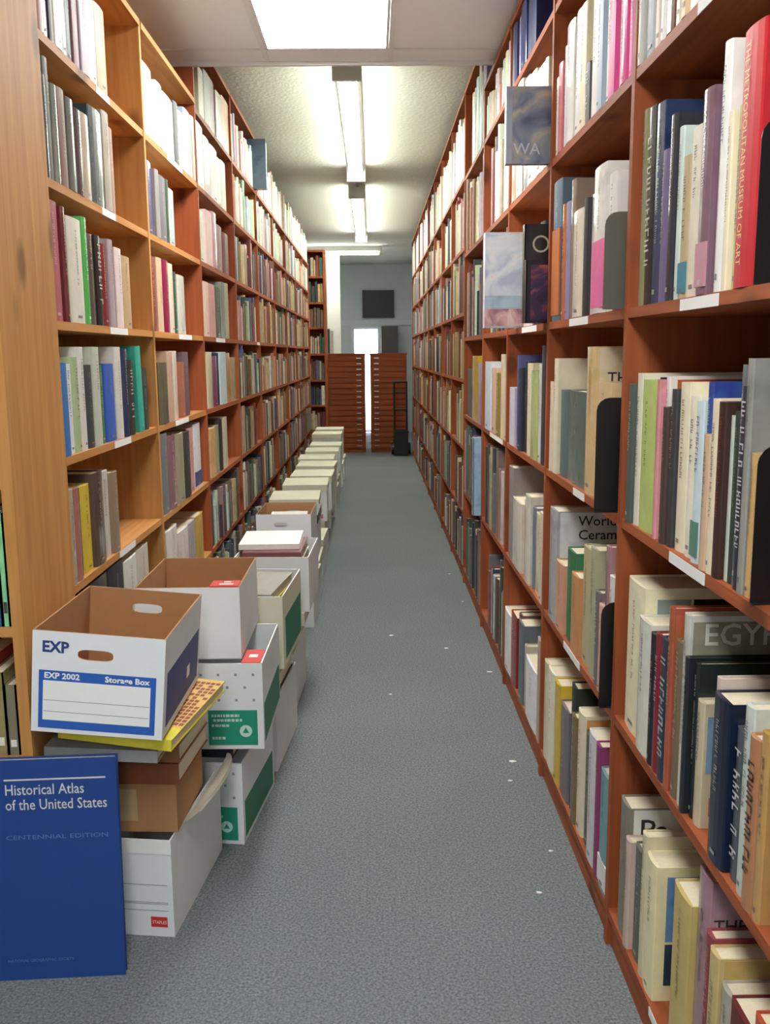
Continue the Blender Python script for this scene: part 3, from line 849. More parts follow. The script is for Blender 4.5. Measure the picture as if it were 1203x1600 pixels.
rs = random.Random(5)
for b in INDIV:
    s = b['side']
    X = XR + b['off'] if s > 0 else XL - b['off']
    mb = MB()
    br = book_cover(mb, b)
    t = b['y1'] - b['y0']
    h, d = b['h'], b['d']
    mtl = M_JACKET if b.get('gl') or rs.random() < .35 else M_BOOK
    o = mb.build('book', mtl, None, (X, b['y0'], b['z'] + .0005))
    o.color = rgba(b['c'])
    tag(o, b.get('name') or book_label(b), 'book', 'books standing on the aisle shelves')
    pb = MB(); book_pages(pb, b, br)
    pb.build('pages', M_PAGE, o)
    lum = sum(b['c']) / 3
    ink = b.get('ink') or (rs.choice([(60, 52, 48), (110, 60, 50), (70, 70, 90)]) if lum > 130 else rs.choice([(222, 206, 150), (226, 224, 216), (190, 170, 120)]))
    bx = -s * (min(.006, t * .16) * .5 - .001 + .0003)
    if b.get('band'):
        bh = b.get('bandh', .22)
        q = MB().box(min(bx, .003 * s), max(bx, .003 * s), t * .05, t * .95, h * .04, h * (.04 + bh)).build('spine_band', M_BOOK, o)
        q.color = rgba(b['band'])
    if b.get('title'):
        text(b['title'], t * .30, solid((226, 196, 130)), o, (-s * .0034, t * .72, h * .95), (0, 0, -1), (0, -s, 0), name='spine_title', fit=h * .86)
    elif not b.get('plain') and t > .014:
        lm = MB(); lettering(lm, b, rs, b.get('big'))
        if lm.f:
            q = lm.build('spine_lettering', M_BOOK, o); q['kind'] = 'stuff'
            kq = .85 if b.get('big') else .62
            q.color = rgba(tuple(int(kq * i_ + (1 - kq) * c_) for i_, c_ in zip(ink, b['c'])))
    # what is printed on the cover that faces the shopper
    ylo = -.0004
    for (u0, u1, v0, v1, cc) in b.get('cov', []):
        q = MB().box(min(s * d * u0, s * d * u1), max(s * d * u0, s * d * u1), ylo - .0004, ylo + .0003, h * v0, h * v1).build('cover_picture', M_JACKET, o)
        q.color = rgba(cc)
    if b.get('covc'):
        q = MB().box(min(s * .012, s * d), max(s * .012, s * d), ylo - .0003, .0003, h * .01, h * .99).build('cover_sheet', M_JACKET, o)
        q.color = rgba(b['covc'])
        body = b['covtext']
        n = max(len(l) for l in body.split('\n'))
        sz = b.get('cs') or min(.085, d * (1.05 if n < 4 else 1.5) / max(n, 2))
        text(body, sz, M_INK, o, (d * b.get('cx', .12), -.0016, h * .985 - sz * .8 - b.get('cz', 0)), (1, 0, 0), (0, 0, 1), name='cover_title', bold=.0004)
    if b.get('egypt'):
        q = MB().box(.008, d, ylo - .0003, .0003, h * .80, h * .97).build('cover_picture', M_JACKET, o); q.color = rgba((146, 140, 124))
        text('EGYPT', .058, solid((206, 204, 190)), o, (.026, -.0016, h * .855), (1, 0, 0), (0, 0, 1), name='cover_title', bold=.0006)
    if b.get('mark') == 'arrow':
        q = MB()
        for (a, c) in (((.05, .80), (.16, .89)), ((.05, .80), (.18, .80)), ((.05, .80), (.16, .71))):
            p0, p1 = Vector((a[0], -.0012, h * a[1])), Vector((c[0], -.0012, h * c[1]))
            dd = (p1 - p0).normalized(); nn = Vector((-dd.z, 0, dd.x)) * .003
            q.quad(tuple(p0 - nn), tuple(p1 - nn), tuple(p1 + nn), tuple(p0 + nn))
        q.build('cover_drawing', M_INK, o)
    if b.get('lean'):
        o.rotation_euler.x = math.radians(3)

# everything further away: one mass of books
mb = MB(); cols = []
rr = random.Random(9)


def flush(n, c):
    for f in mb.f[n:]:
        cols.append((len(f), c))


for b in REST:
    s = b['side']
    X = XR + b['off'] if s > 0 else XL - b['off']
    one = MB(); t = b['y1'] - b['y0']; h, d = b['h'], b['d']
    br = min(.003, t * .18)
    n0 = len(mb.f)
    def put(src, c):
        i = len(mb.v)
        mb.v += [(X + v[0], b['y0'] + v[1], b['z'] + .0005 + v[2]) for v in src.v]
        for f in src.f:
            mb.f.append(tuple(i + k for k in f)); mb.mi.append(0); cols.append((len(f), c))
    bu = min(.005, t * .14)
    p = MB().prism([(s * .004, 0), (-s * bu * .4, t * .25), (-s * bu * .4, t * .75), (s * .004, t), (s * .007, t - br), (s * .007, br)], 2, 0, h)
    for a, c in ((0, br), (t - br, t)):
        x0, x1 = sorted((s * .0045, s * d)); p.box(x0, x1, a, c, 0, h)
    put(p, lin(b['c']))
    p = MB(); x0, x1 = sorted((s * .0072, s * (d - .005))); p.box(x0, x1, br + .0002, t - br - .0002, .0035, h - .004)
    put(p, lin((222, 210, 184)))
    if b['y0'] < 8:
        p = MB(); lettering(p, b, rr)
        put(p, lin(tuple(int(.55 * i_ + .45 * c_) for i_, c_ in zip((60, 54, 52) if sum(b['c']) > 390 else (214, 200, 160), b['c']))))
re_ = random.Random(33)
for k, z in enumerate(ZE[:-1]):
    x = -.03 - .004
    while x > -.60:
        t = re_.uniform(.022, .05); h = re_.uniform(.2, .27); c = re_.choice(PAL_MID)
        if x - t < -.62:
            break
        i = len(mb.v)
        p = MB().box(-t, 0, 0, .006, 0, h).box(-t, -t + .003, 0, .19, 0, h).box(-.003, 0, 0, .19, 0, h)
        mb.v += [(-.60 + x + v[0], 12.45 + .012 + v[1], z + .0005 + v[2]) for v in p.v]
        for f in p.f:
            mb.f.append(tuple(i + q for q in f)); mb.mi.append(0); cols.append((4, lin(c)))
        i = len(mb.v)
        p = MB().box(-t + .0032, -.0032, .0065, .185, .003, h - .004)
        mb.v += [(-.60 + x + v[0], 12.45 + .012 + v[1], z + .0005 + v[2]) for v in p.v]
        for f in p.f:
            mb.f.append(tuple(i + q for q in f)); mb.mi.append(0); cols.append((4, lin((222, 210, 184))))
        x -= t + .0015
me = bpy.data.meshes.new('book_rows')
me.from_pydata(mb.v, [], mb.f)
ca = me.color_attributes.new('Col', 'FLOAT_COLOR', 'CORNER')
flat = []
for n, c in cols:
    flat += list(c + (1.0,)) * n
ca.data.foreach_set('color', flat)
me.materials.append(M_ROWS)
me.update()
o = bpy.data.objects.new('book_rows', me); COL.objects.link(o)
o['kind'] = 'stuff'
tag(o, 'close-packed rows of books on the shelves further down the aisle', 'books')


# books standing proud of the shelves, cover to the shopper
def jut_book(px, Y, t, c, label, art, cover_c, xin=.2, z=None, sp=None):
    """px: left, right, top, bottom of the cover in the photograph; it stands at distance Y"""
    p0 = on_y(px[0], px[3], Y); p1 = on_y(px[1], px[2], Y)
    zz = z if z is not None else p0.z
    wd = max(p1.x - p0.x, xin); hh = p1.z - zz
    o = MB().box(0, wd, 0, .003, 0, hh).box(0, wd, t - .003, t, 0, hh).box(-.001, .003, 0, t, 0, hh).build('book', M_JACKET, None, (p0.x, Y, zz + .0005))
    o.color = rgba(c)
    tag(o, label, 'book', 'books standing on the aisle shelves')
    MB().box(.0035, wd - .005, .0033, t - .0033, .003, hh - .003).build('pages', M_PAGE, o)
    for (u0, u1, v0, v1, cc) in art:
        q = MB().box(u0 * wd, u1 * wd, -.0012, .0004, v0 * hh, v1 * hh).build('cover_picture', M_JACKET, o); q.color = rgba(cc)
    return o, wd, hh


o, wd, hh = jut_book((790, 842, 135, 289), 3.10, .03, (136, 148, 170), 'picture book with WA lettering jutting out over the aisle', [(.0, .10, 0, 1, (176, 190, 206))], None, .25, 2.04)
MB().box(.018, wd, -.0014, .0004, 0, hh).build('cover_picture', picture_print('misty_picture', [(.30, (84, 96, 124)), (.42, (128, 142, 168)), (.52, (168, 170, 172)), (.60, (206, 196, 160)), (.70, (160, 130, 130))], 9, 1.2), o)
text('WA', .05, solid((214, 220, 230)), o, (.022, -.0026, hh * .12), (1, 0, 0), (0, 0, 1), name='cover_title')
o, wd, hh = jut_book((757, 812, 363, 518), 3.68, .05, (206, 214, 226), 'pale blue picture book with a pink band jutting from the row', [(0, 1, .21, .33, (176, 196, 214))], None, .25, 1.545)
MB().box(0, wd, -.0014, .0004, hh * .34, hh).build('cover_picture', picture_print('pale_painting', [(.34, (176, 184, 208)), (.46, (208, 216, 228)), (.56, (224, 226, 230)), (.68, (206, 180, 190))], 7, 1.5), o)
MB().box(0, wd, -.0014, .0004, hh * .02, hh * .20).build('cover_picture', picture_print('rose_painting', [(.36, (150, 110, 124)), (.5, (206, 156, 164)), (.64, (226, 196, 196))], 16, 1.0), o)
o, wd, hh = jut_book((818, 862, 350, 500), 3.112, .035, (40, 42, 46), 'dark book with a ring on its cover beside the WA-book upright', [(0, 1, .53, .64, (214, 210, 188))], None, .22, 1.545)
q = MB()
for k in range(20):
    a, b2 = 2 * math.pi * k / 20, 2 * math.pi * (k + 1) / 20
    cx, cz = .052, hh * .80
    q.quad(*[(cx + r_ * math.cos(t_), -.0018, cz + r_ * math.sin(t_)) for r_, t_ in ((.021, a), (.027, a), (.027, b2), (.021, b2))])
q.build('cover_ring', solid((196, 190, 172)), o)
o, wd, hh = jut_book((821, 862, 406, 500), 3.072, .03, (32, 24, 48), 'shorter dark purple book with red cover art before the ring book', [], None, .2, 1.545)
MB().box(.015, wd * .45, -.0014, .0004, hh * .05, hh * .92).build('cover_picture', picture_print('dark_red_picture', [(.36, (32, 24, 52)), (.5, (60, 40, 84)), (.58, (150, 66, 78)), (.7, (190, 110, 104))], 14, 1.0), o)
o, wd, hh = jut_book((739, 768, 684, 800), 4.872, .06, (156, 186, 212), 'tall light blue book jutting from the second row up', [(.5, 1, 0, 1, (96, 124, 176))], None, .28, .60)

# grey boxed set poking out at the top of the fourth tall bay
p0 = on_y(389, 280, 6.72)
o = MB().box(-.26, 0, 0, .07, 0, .325).build('book', M_JACKET, None, (-.715, 6.69, 2.5725)); o.color = rgba((92, 106, 124))
tag(o, 'slate blue boxed book poking out under the top board, box side', 'book', 'books standing on the aisle shelves')
MB().box(-.25, .001, .006, .064, .01, .31).build('spine_panel', solid((86, 98, 118)), o)
MB().box(-.002, .0022, .012, .058, .20, .30).build('spine_label', solid((176, 196, 206)), o)


# ------------------------------------------------------------------ bookends
def bookend(px, Y, z, m, label):
    p0 = on_y(px[0], px[2], Y); p1 = on_y(px[1], px[2], Y)
    wd = max(.10, p1.x - p0.x); hh = p0.z - z
    t = empty('bookend', (p0.x, Y, z + .0006))
    tag(t, label, 'bookend', 'metal bookends on the shelves')
    r = min(.03, wd * .3)
    pts = [(0, 0), (wd, 0)]
    for k in range(5):
        a = k / 4 * math.pi / 2
        pts.append((wd - r + r * math.cos(a), hh - r + r * math.sin(a)))
    for k in range(5):
        a = math.pi / 2 + k / 4 * math.pi / 2
        pts.append((r + r * math.cos(a), hh - r + r * math.sin(a)))
    MB().prism(pts, 1, 0, .002).build('plate', m, t)
    MB().box(0, wd * .6, -.010, 0, 0, .0012).build('foot', m, t)
    return t


def end_y(side, bay, row):
    l = [b['y0'] for b in BOOKS if (b['side'], b['bay'], b['row']) == (side, bay, row)]
    return min(l) - .004


bookend((1192, 1300, 182, 0), end_y(1, 1, 3), 1.545, M_BLACK, 'black metal bookend against the tall red museum book')
bookend((1186, 1300, 695, 0), end_y(1, 1, 2), 1.075, M_BLACK, 'black metal bookend against tan books in the museum-book bay')
bookend((946, 985, 331, 0), end_y(1, 2, 3), 1.545, M_GREYM, 'olive grey metal bookend before the crimson book')
bookend((933, 975, 622, 0), end_y(1, 2, 2), 1.075, M_BLACK, 'black metal bookend before the THE VE book')
bookend((940, 985, 942, 0), end_y(1, 2, 1), .60, M_BLACK, 'black metal bookend at the end of the World Ceramics row')

# ------------------------------------------------------------------ books on the bookcase that faces the shopper
NB = [(1.185, [(-.030, .05, .27, (120, 110, 108)), (-.082, .045, .29, (150, 146, 170)), (-.13, .05, .25, (90, 84, 80)), (-.182, .05, .26, (196, 180, 150))]),
      (.845, [(-.030, .016, .262, (140, 210, 150)), (-.047, .05, .258, (52, 92, 140)), (-.099, .05, .24, (40, 44, 52)), (-.151, .05, .25, (206, 200, 190))]),
      (.535, [(-.030, .026, .17, (128, 122, 100)), (-.057, .03, .20, (150, 136, 92)), (-.089, .05, .225, (188, 44, 46)), (-.141, .05, .21, (70, 80, 120))]),
      (1.54, [(-.030, .05, .24, (170, 150, 140)), (-.082, .05, .25, (96, 110, 140))])]
kk = 0
for z, lst in NB:
    for k, (x, t, h, c) in enumerate(lst):
        o = MB().box(x - t, x, 0, .004, 0, h).box(x - t, x - t + .003, 0, .2, 0, h).box(x - .003, x, 0, .2, 0, h).build('book', M_JACKET, None, (XL, 2.064, z + .0005))
        o.color = rgba(c)
        tag(o, '%s book, %s from pine side panel, %s shelf above the blue atlas' % (cname(c), nthw(k + 1), {1.185: 'chest-high', .845: 'hip-high', .535: 'knee-high', 1.54: 'eye-high'}[z]), 'book', 'books on the crosswise bookcase')
        MB().box(x - t + .0032, x - .0032, .0045, .195, .003, h - .004).build('pages', M_PAGE, o)
        q = MB().box(x - t * .75, x - t * .25, -.0008, .0002, h * .12, h * .22).build('spine_label', M_BOOK, o)
        q.color = rgba((226, 222, 210) if sum(c) < 420 else (70, 60, 60))


# ------------------------------------------------------------------ boxes on the floor
def panel_with_hole(mb, P, w_, h_, th, hx, hz, hw, hh, mo, mi):
    """upright card w_ x h_ with an oval hand hole; P maps (u, v, depth) to a point"""
    n = 24
    out, inn = [], []
    for k in range(n):
        a = 2 * math.pi * (k + .5) / n
        ca_, sa_ = math.cos(a), math.sin(a)
        inn.append((hx + hw * math.copysign(abs(ca_) ** .6, ca_), hz + hh * math.copysign(abs(sa_) ** .6, sa_)))
        k1 = (w_ - hx if ca_ > 0 else hx) / max(abs(ca_), 1e-6)
        k2 = (h_ - hz if sa_ > 0 else hz) / max(abs(sa_), 1e-6)
        q = min(k1, k2)
        out.append([hx + ca_ * q, hz + sa_ * q])
    for cu, cv in ((0, 0), (w_, 0), (w_, h_), (0, h_)):
        j = min(range(n), key=lambda i: (out[i][0] - cu) ** 2 + (out[i][1] - cv) ** 2)
        out[j] = [cu, cv]
    for k in range(n):
        m = (k + 1) % n
        mb.quad(P(*out[k], 0), P(*out[m], 0), P(*inn[m], 0), P(*inn[k], 0), mo)
        mb.quad(P(*out[m], th), P(*out[k], th), P(*inn[k], th), P(*inn[m], th), mi)
        mb.quad(P(*inn[k], 0), P(*inn[m], 0), P(*inn[m], th), P(*inn[k], th), mi)
    mb.quad(P(0, h_, 0), P(w_, h_, 0), P(w_, h_, th), P(0, h_, th), mi)


def carton(corner, w_, l_, h_, yaw, outer, inner, label, lid=None, holes=True, tilt=0.0, top_trim=None, hole=None):
    """archive box: corner is its front right bottom corner; body of four walls and a floor, open unless lidded"""
    t = empty('storage_box', corner, (0, tilt, yaw))
    tag(t, label, 'box', 'storage boxes along the shelf row')
    th = .004
    b = MB()
    x0, x1, y0, y1 = -w_, 0, 0, l_
    if holes:
        hx, hz, hw, hh = hole or (w_ * .5, h_ * .74, .042, .013)
        panel_with_hole(b, lambda u, v, d: (x0 + u, y0 + d, v), w_, h_, th, hx, hz, hw, hh, 0, 1)
        panel_with_hole(b, lambda u, v, d: (x1 - u, y1 - d, v), w_, h_, th, hx, hz, hw, hh, 0, 1)
    else:
        for ya, yo in ((y0, y0 + th), (y1, y1 - th)):
            b.quad((x0, ya, 0), (x1, ya, 0), (x1, ya, h_), (x0, ya, h_), 0)
            b.quad((x0 + th, yo, th), (x1 - th, yo, th), (x1 - th, yo, h_), (x0 + th, yo, h_), 1)
            b.quad((x0, ya, h_), (x1, ya, h_), (x1, yo, h_), (x0, yo, h_), 1)
    for xa, xo in ((x0, x0 + th), (x1, x1 - th)):
        b.quad((xa, y0, 0), (xa, y1, 0), (xa, y1, h_), (xa, y0, h_), 0)
        b.quad((xo, y0 + th, th), (xo, y1 - th, th), (xo, y1 - th, h_), (xo, y0 + th, h_), 1)
        b.quad((xa, y0, h_), (xa, y1, h_), (xo, y1, h_), (xo, y0, h_), 1)
    b.quad((x0, y0, 0), (x1, y0, 0), (x1, y1, 0), (x0, y1, 0), 0)
    b.quad((x0, y0, th), (x1, y0, th), (x1, y1, th), (x0, y1, th), 1)
    b.build('carton', [outer, inner], t)
    if lid:
        e = .006
        lb = MB().box(x0 - e, x1 + e, y0 - e, y1 + e, h_ + .001, h_ + .006)
        for q in ((x0 - e, x1 + e, y0 - e, y0 - e + .004), (x0 - e, x1 + e, y1 + e - .004, y1 + e), (x0 - e, x0 - e + .004, y0 - e, y1 + e), (x1 + e - .004, x1 + e, y0 - e, y1 + e)):
            lb.box(*q, h_ - .045, h_ + .002)
        lb.build('lid', lid, t)
    return t


def print_rect(t, name, m, u0, u1, v0, v1, face='front', w_=.31, depth=.0006):
    if face == 'front':
        return MB().box(-w_ + u0, -w_ + u1, -depth, .0003, v0, v1).build(name, m, t)
    return MB().box(-.0003, depth, u0, u1, v0, v1).build(name, m, t)


def bars(t, name, m, rows, face='front', w_=.31, seed=1, depth=.0014, y=None):
    """rows of small printed marks: (u0, u1, v, height)"""
    r = random.Random(seed); mb = MB()
    for u0, u1, v, hh in rows:
        u = u0
        while u < u1:
            l = r.uniform(.004, .011)
            if face == 'front':
                mb.quad((-w_ + u, -depth, v), (-w_ + min(u + l, u1), -depth, v), (-w_ + min(u + l, u1), -depth, v + hh), (-w_ + u, -depth, v + hh))
            u += l + r.uniform(.0015, .003)
    o = mb.build(name, m, t)
    o['kind'] = 'stuff'
    return o


def flat_book(loc, yaw, w_, l_, h_, c, label, group='books lying in or under the boxes', tilt=0.0, pitch=0.0, spine=None):
    """book lying down: spine along its front edge"""
    mb = MB().box(-w_, 0, 0, l_, 0, .003).box(-w_, 0, 0, l_, h_ - .003, h_).box(-w_, 0, -.002, .003, 0, h_)
    o = mb.build('book', M_BOOK, None, loc)
    o.rotation_euler = (pitch, tilt, yaw)
    o.color = rgba(c)
    tag(o, label, 'book', group)
    MB().box(-w_ + .004, -.004, .004, l_ - .004, .0032, h_ - .0032).build('pages', M_PAGE, o)
    return o


rad = math.radians
# 1 white box with the red maker's mark, on the floor behind the atlas
b1 = carton((-.515, 2.156, .001), .275, .43, .262, rad(-7), M_CARD, M_CARD, 'white storage box with red maker mark on the floor beside the atlas', holes=False)
MB().box(-.276, .001, -.0016, .0, .225, .264).build('folded_rim', M_WHITE, b1)
print_rect(b1, 'printed_mark', M_REDP, .215, .258, .026, .054, w_=.275)
text('STAPLES', .0125, M_WHITE, b1, (-.0375, -.0016, .0355), (1, 0, 0), (0, 0, 1), align='CENTER', name='mark_lettering', fit=.037)
for k, v in enumerate((.070, .088, .092, .14)):
    print_rect(b1, 'printed_line', M_GREYI, .0, .262, v, v + .0016, w_=.275)
fl = MB()
n, ns = 12, 5
def fp(a, s_):
    return (.004 + (.015 + .065 * math.sin(math.pi * min(1, .15 + a * .8))) * math.sin(min(1.0, s_ * 1.8) * 1.5), .10 + .32 * a, .258 + (.02 + .07 * math.sin(math.pi * min(1, .1 + a * .75))) * math.sin(s_ * 2.2))
for k in range(n):
    for q in range(ns):
        a0, a1, s0, s1 = k / n, (k + 1) / n, q / ns, (q + 1) / ns
        fl.quad(fp(a0, s0), fp(a1, s0), fp(a1, s1), fp(a0, s1))
        fl.quad(*[(v[0] - .002, v[1], v[2] - .002) for v in (fp(a0, s1), fp(a1, s1), fp(a1, s0), fp(a0, s0))])
fl.build('bent_flap', M_CREAM, b1)
# 2 brown carton on it, then books
b2 = empty('cardboard_carton', (-.502, 2.19, .2685), (0, 0, rad(-3)))
tag(b2, 'closed brown cardboard carton on the white box with red mark', 'box')
MB().box(-.27, 0, 0, .27, 0, .128).build('body', M_KRAFT, b2)
MB().box(-.2, -.10, -.0008, .0, .03, .115).build('pasted_label', solid((186, 160, 118)), b2)
MB().box(-.27, .001, .17, .2, .127, .1295).build('tape', solid((150, 106, 60)), b2)
flat_book((-.492, 2.185, .398), rad(-5), .27, .27, .055, (140, 78, 48), 'reddish brown leather book lying on the brown carton')
flat_book((-.49, 2.19, .4535), rad(-6), .27, .25, .046, (156, 100, 62), 'tan book lying on the reddish brown leather book')
flat_book((-.515, 2.075, .506), rad(-3), .27, .36, .030, (150, 150, 150), 'grey flat book under the yellow paperback', tilt=rad(2))
o = flat_book((-.478, 2.06, .541), rad(-9), .28, .40, .028, (222, 206, 60), 'yellow paperback with a patterned cover under the open storage box', tilt=rad(4))
pm = MB(); rr2 = random.Random(4)
for i in range(6):
    for j in range(14):
        if rr2.random() < .85:
            x_, y_ = -.085 + i * .014, .08 + j * .0215
            pm.quad((x_, y_, .0288), (x_ + .011, y_, .0288), (x_ + .011, y_ + .016, .0288), (x_, y_ + .016, .0288))
MB().box(-.09, -.001, .07, .398, .0280, .0284).build('cover_picture', solid((230, 190, 110)), o)
pm.build('cover_pattern', solid((146, 74, 54)), o)
# 3 the open box with blue print
b3 = carton((-.492, 2.03, .581), .300, .405, .240, rad(-1), M_CARD, M_KRAFT, 'open white storage box with navy label and hand hole, atop books', tilt=rad(5), hole=(.143, .190, .040, .0125))
W3 = .300
print_rect(b3, 'blue_frame', M_BLUE, .016, .282, .010, .148, w_=W3)
MB().box(-W3 + .026, -W3 + .270, -.0011, .0, .030, .124).build('label_field', M_WHITE, b3)
for v in (.050, .077):
    MB().box(-W3 + .028, -W3 + .268, -.0015, .0, v, v + .0012).build('printed_line', M_GREYI, b3)
text('EXP', .036, M_NAVY, b3, (-W3 + .022, -.001, .192), (1, 0, .0), (0, 0, 1), name='box_lettering', bold=.0012, fit=.060)
text('EXP 2002', .019, M_WHITE, b3, (-W3 + .028, -.0012, .130), (1, 0, 0), (0, 0, 1), name='label_title', bold=.0006, fit=.080)
text('Storage Box', .019, M_WHITE, b3, (-W3 + .166, -.0012, .130), (1, 0, 0), (0, 0, 1), name='label_title', bold=.0006, fit=.102)
print_rect(b3, 'side_print', M_NAVY, .03, .385, .02, .15, face='side')
MB().box(.0004, .0012, .25, .28, .06, .09).build('side_mark', M_WHITE, b3)

# 4-6 the stack of three behind it
def green_box(corner, yaw, label, inner=M_CARD, w_=.31):
    b = carton(corner, w_, .40, .258, yaw, M_CARD, inner, label, holes=False)
    print_rect(b, 'green_label', M_GREEN, w_ - .16, w_ - .018, .012, .118, w_=w_)
    bars(b, 'label_print', solid((190, 226, 214)), [(w_ - .15, w_ - .07, .098, .008), (w_ - .145, w_ - .06, .084, .008), (w_ - .15, w_ - .10, .068, .008), (w_ - .15, w_ - .11, .03, .008)], w_=w_, seed=3)
    pts = [(-.052 + .018 * math.cos(2 * math.pi * k / 20), .055 + .018 * math.sin(2 * math.pi * k / 20)) for k in range(20)]
    MB().prism(pts, 1, -.0016, -.0005).build('round_emblem', solid((198, 230, 220)), b)
    pts = [(-.052 + .011 * math.cos(2 * math.pi * k / 3 + 1.57), .055 + .011 * math.sin(2 * math.pi * k / 3 + 1.57)) for k in range(3)]
    MB().prism(pts, 1, -.0022, -.0010).build('emblem_triangle', M_GREEN, b)
    d = MB()
    for j in range(3):
        for i in range(6):
            x_ = -w_ + .03 + i * .05 + (.025 if j % 2 else 0)
            if x_ < -.02:
                d.box(x_, x_ + .007, -.0010, .0, .145 + j * .038, .152 + j * .038)
    d.build('printed_dots', M_GREYI, b)
    MB().box(-.0003, .0008, .02, .38, .015, .13).build('side_print', mat('dark_green_print', (46, 124, 96), .6), b)
    return b


g1 = green_box((-.40, 2.605, .001), rad(-7), 'lower white box with green label, standing on the carpet')
g2 = green_box((-.325, 2.56, .3245), rad(-1), 'upper white box with green label, under the box with red flap')
for k, (x_, y_, w_, l_, c, lb) in enumerate(((-.43, 2.64, .12, .30, (40, 44, 56), 'black book lying between the two green-label boxes'), (-.56, 2.65, .12, .30, (226, 226, 222), 'white book lying between the two green-label boxes'))):
    flat_book((x_, y_, .2615), rad(-7), w_, l_, .060, c, lb)
b5 = carton((-.388, 2.60, .5845), .30, .40, .212, rad(0), M_CARD, M_KRAFT, 'open white box with a red printed flap, topmost of the green-label stack', holes=False)
MB().box(-.085, -.004, .002, .07, .2122, .2155).build('red_flap', M_REDP, b5)
MB().box(-.06, -.02, .02, .03, .2156, .2162).box(-.05, -.03, .045, .055, .2156, .2162).build('flap_print', M_WHITE, b5)
MB().box(-.055, -.008, .40, .402, .19, .2121).build('rim_fold', M_KRAFT, b5)
MB().box(-.060, -.006, .003, .12, .2582, .2600).build('red_flap', M_REDP, g2)
MB().box(-.045, -.02, .05, .075, .2601, .2606).build('flap_print', M_WHITE, g2)

# 7 open box of books with green side
b6 = carton((-.315, 3.08, .385), .30, .42, .255, rad(-4), M_CREAM, M_CARD, 'open box of magazines with a green side panel', holes=False)
MB().box(-.0003, .0008, .05, .40, .02, .17).build('side_print', mat('dark_green_print', (46, 124, 96), .6), b6)
g = carton((-.35, 3.10, .001), .30, .42, .262, rad(-5), M_CARD, M_CARD, 'crushed white box on the carpet under the open box of magazines', holes=False)
flat_book((-.355, 3.12, .265), rad(-5), .27, .36, .058, (52, 44, 40), 'dark book lying on the crushed white box')
flat_book((-.355, 3.12, .3235), rad(-5), .27, .36, .060, (190, 182, 166), 'beige book under the open box of magazines')
zz = .3895
for k, (c, lb, hh) in enumerate((((120, 116, 110), 'grey book at the bottom of the open magazine box', .10), ((70, 66, 62), 'dark grey book in the open magazine box', .06), ((206, 196, 160), 'cream magazine in the open magazine box', .035), ((236, 214, 60), 'yellow magazine in the open magazine box', .02), ((150, 146, 140), 'grey picture book on top in the open magazine box', .03))):
    flat_book((-.335 - .006 * k, 3.10 + .004 * k, zz), rad(-4 - k), .24, .34, hh, c, lb)
    zz += hh + .0008
# 8 box with a navy square, lying books on top
b7 = carton((-.265, 3.66, .425), .30, .41, .225, rad(-2), M_CARD, M_CARD, 'open white box with a navy square, books on top', holes=False)
print_rect(b7, 'navy_square', M_NAVY, .21, .26, .005, .092, w_=.30)
c7 = carton((-.335, 3.65, .001), .30, .40, .25, rad(-3), M_CARD, M_CARD, 'white crate box with printed rows, below the navy-square box', holes=False)
for v in (.05, .09, .13, .17):
    print_rect(c7, 'printed_line', solid((170, 120, 120)), .2, .29, v, v + .012, w_=.30)
flat_book((-.345, 3.67, .2535), rad(-3), .26, .36, .12, (196, 190, 172), 'thick stack-like beige book on the crate box')
flat_book((-.285, 3.64, .375), rad(-2), .30, .42, .048, (226, 222, 206), 'cream flat book below the navy-square box')
flat_book((-.30, 3.69, .43), rad(-2), .24, .34, .19, (200, 198, 190), 'thick pale grey volume filling the navy-square box')
flat_book((-.30, 3.72, .6225), rad(-1), .24, .33, .035, (122, 70, 76), 'maroon-edged book lying on the navy-square box')
flat_book((-.31, 3.78, .659), rad(1), .25, .30, .022, (238, 236, 226), 'white book lying on the maroon-edged book')
# 9 box with black hand slot and brown inside
b8 = carton((-.335, 4.86, .375), .29, .40, .245, rad(-1), M_CARD, M_KRAFT, 'open white box with a dark hand slot and brown inside', hole=(.13, .19, .036, .012))
c8 = carton((-.33, 4.86, .001), .30, .40, .255, rad(-2), M_CARD, M_CARD, 'lower white box beneath the box with brown inside', lid=M_CREAM)
flat_book((-.36, 4.90, .2635), rad(-2), .25, .34, .108, (206, 198, 178), 'beige volume between the brown-inside box and the lidded box')
flat_book((-.36, 4.90, .3795), rad(0), .22, .32, .17, (150, 160, 176), 'blue-grey volume in the box with brown inside')
flat_book((-.36, 4.92, .551), rad(3), .20, .28, .03, (226, 226, 222), 'white book on top in the box with brown inside')
g8 = carton((-.335, 5.36, .262), .29, .40, .262, rad(0), M_CARD, M_CARD, 'white box with grey lid, past the brown-inside box', lid=mat('grey_lid_card', (112, 118, 116), .6))
g8b = carton((-.33, 5.36, .001), .29, .40, .25, rad(0), M_CARD, M_CARD, 'white box on the carpet beneath the grey-lidded box', lid=M_CREAM)
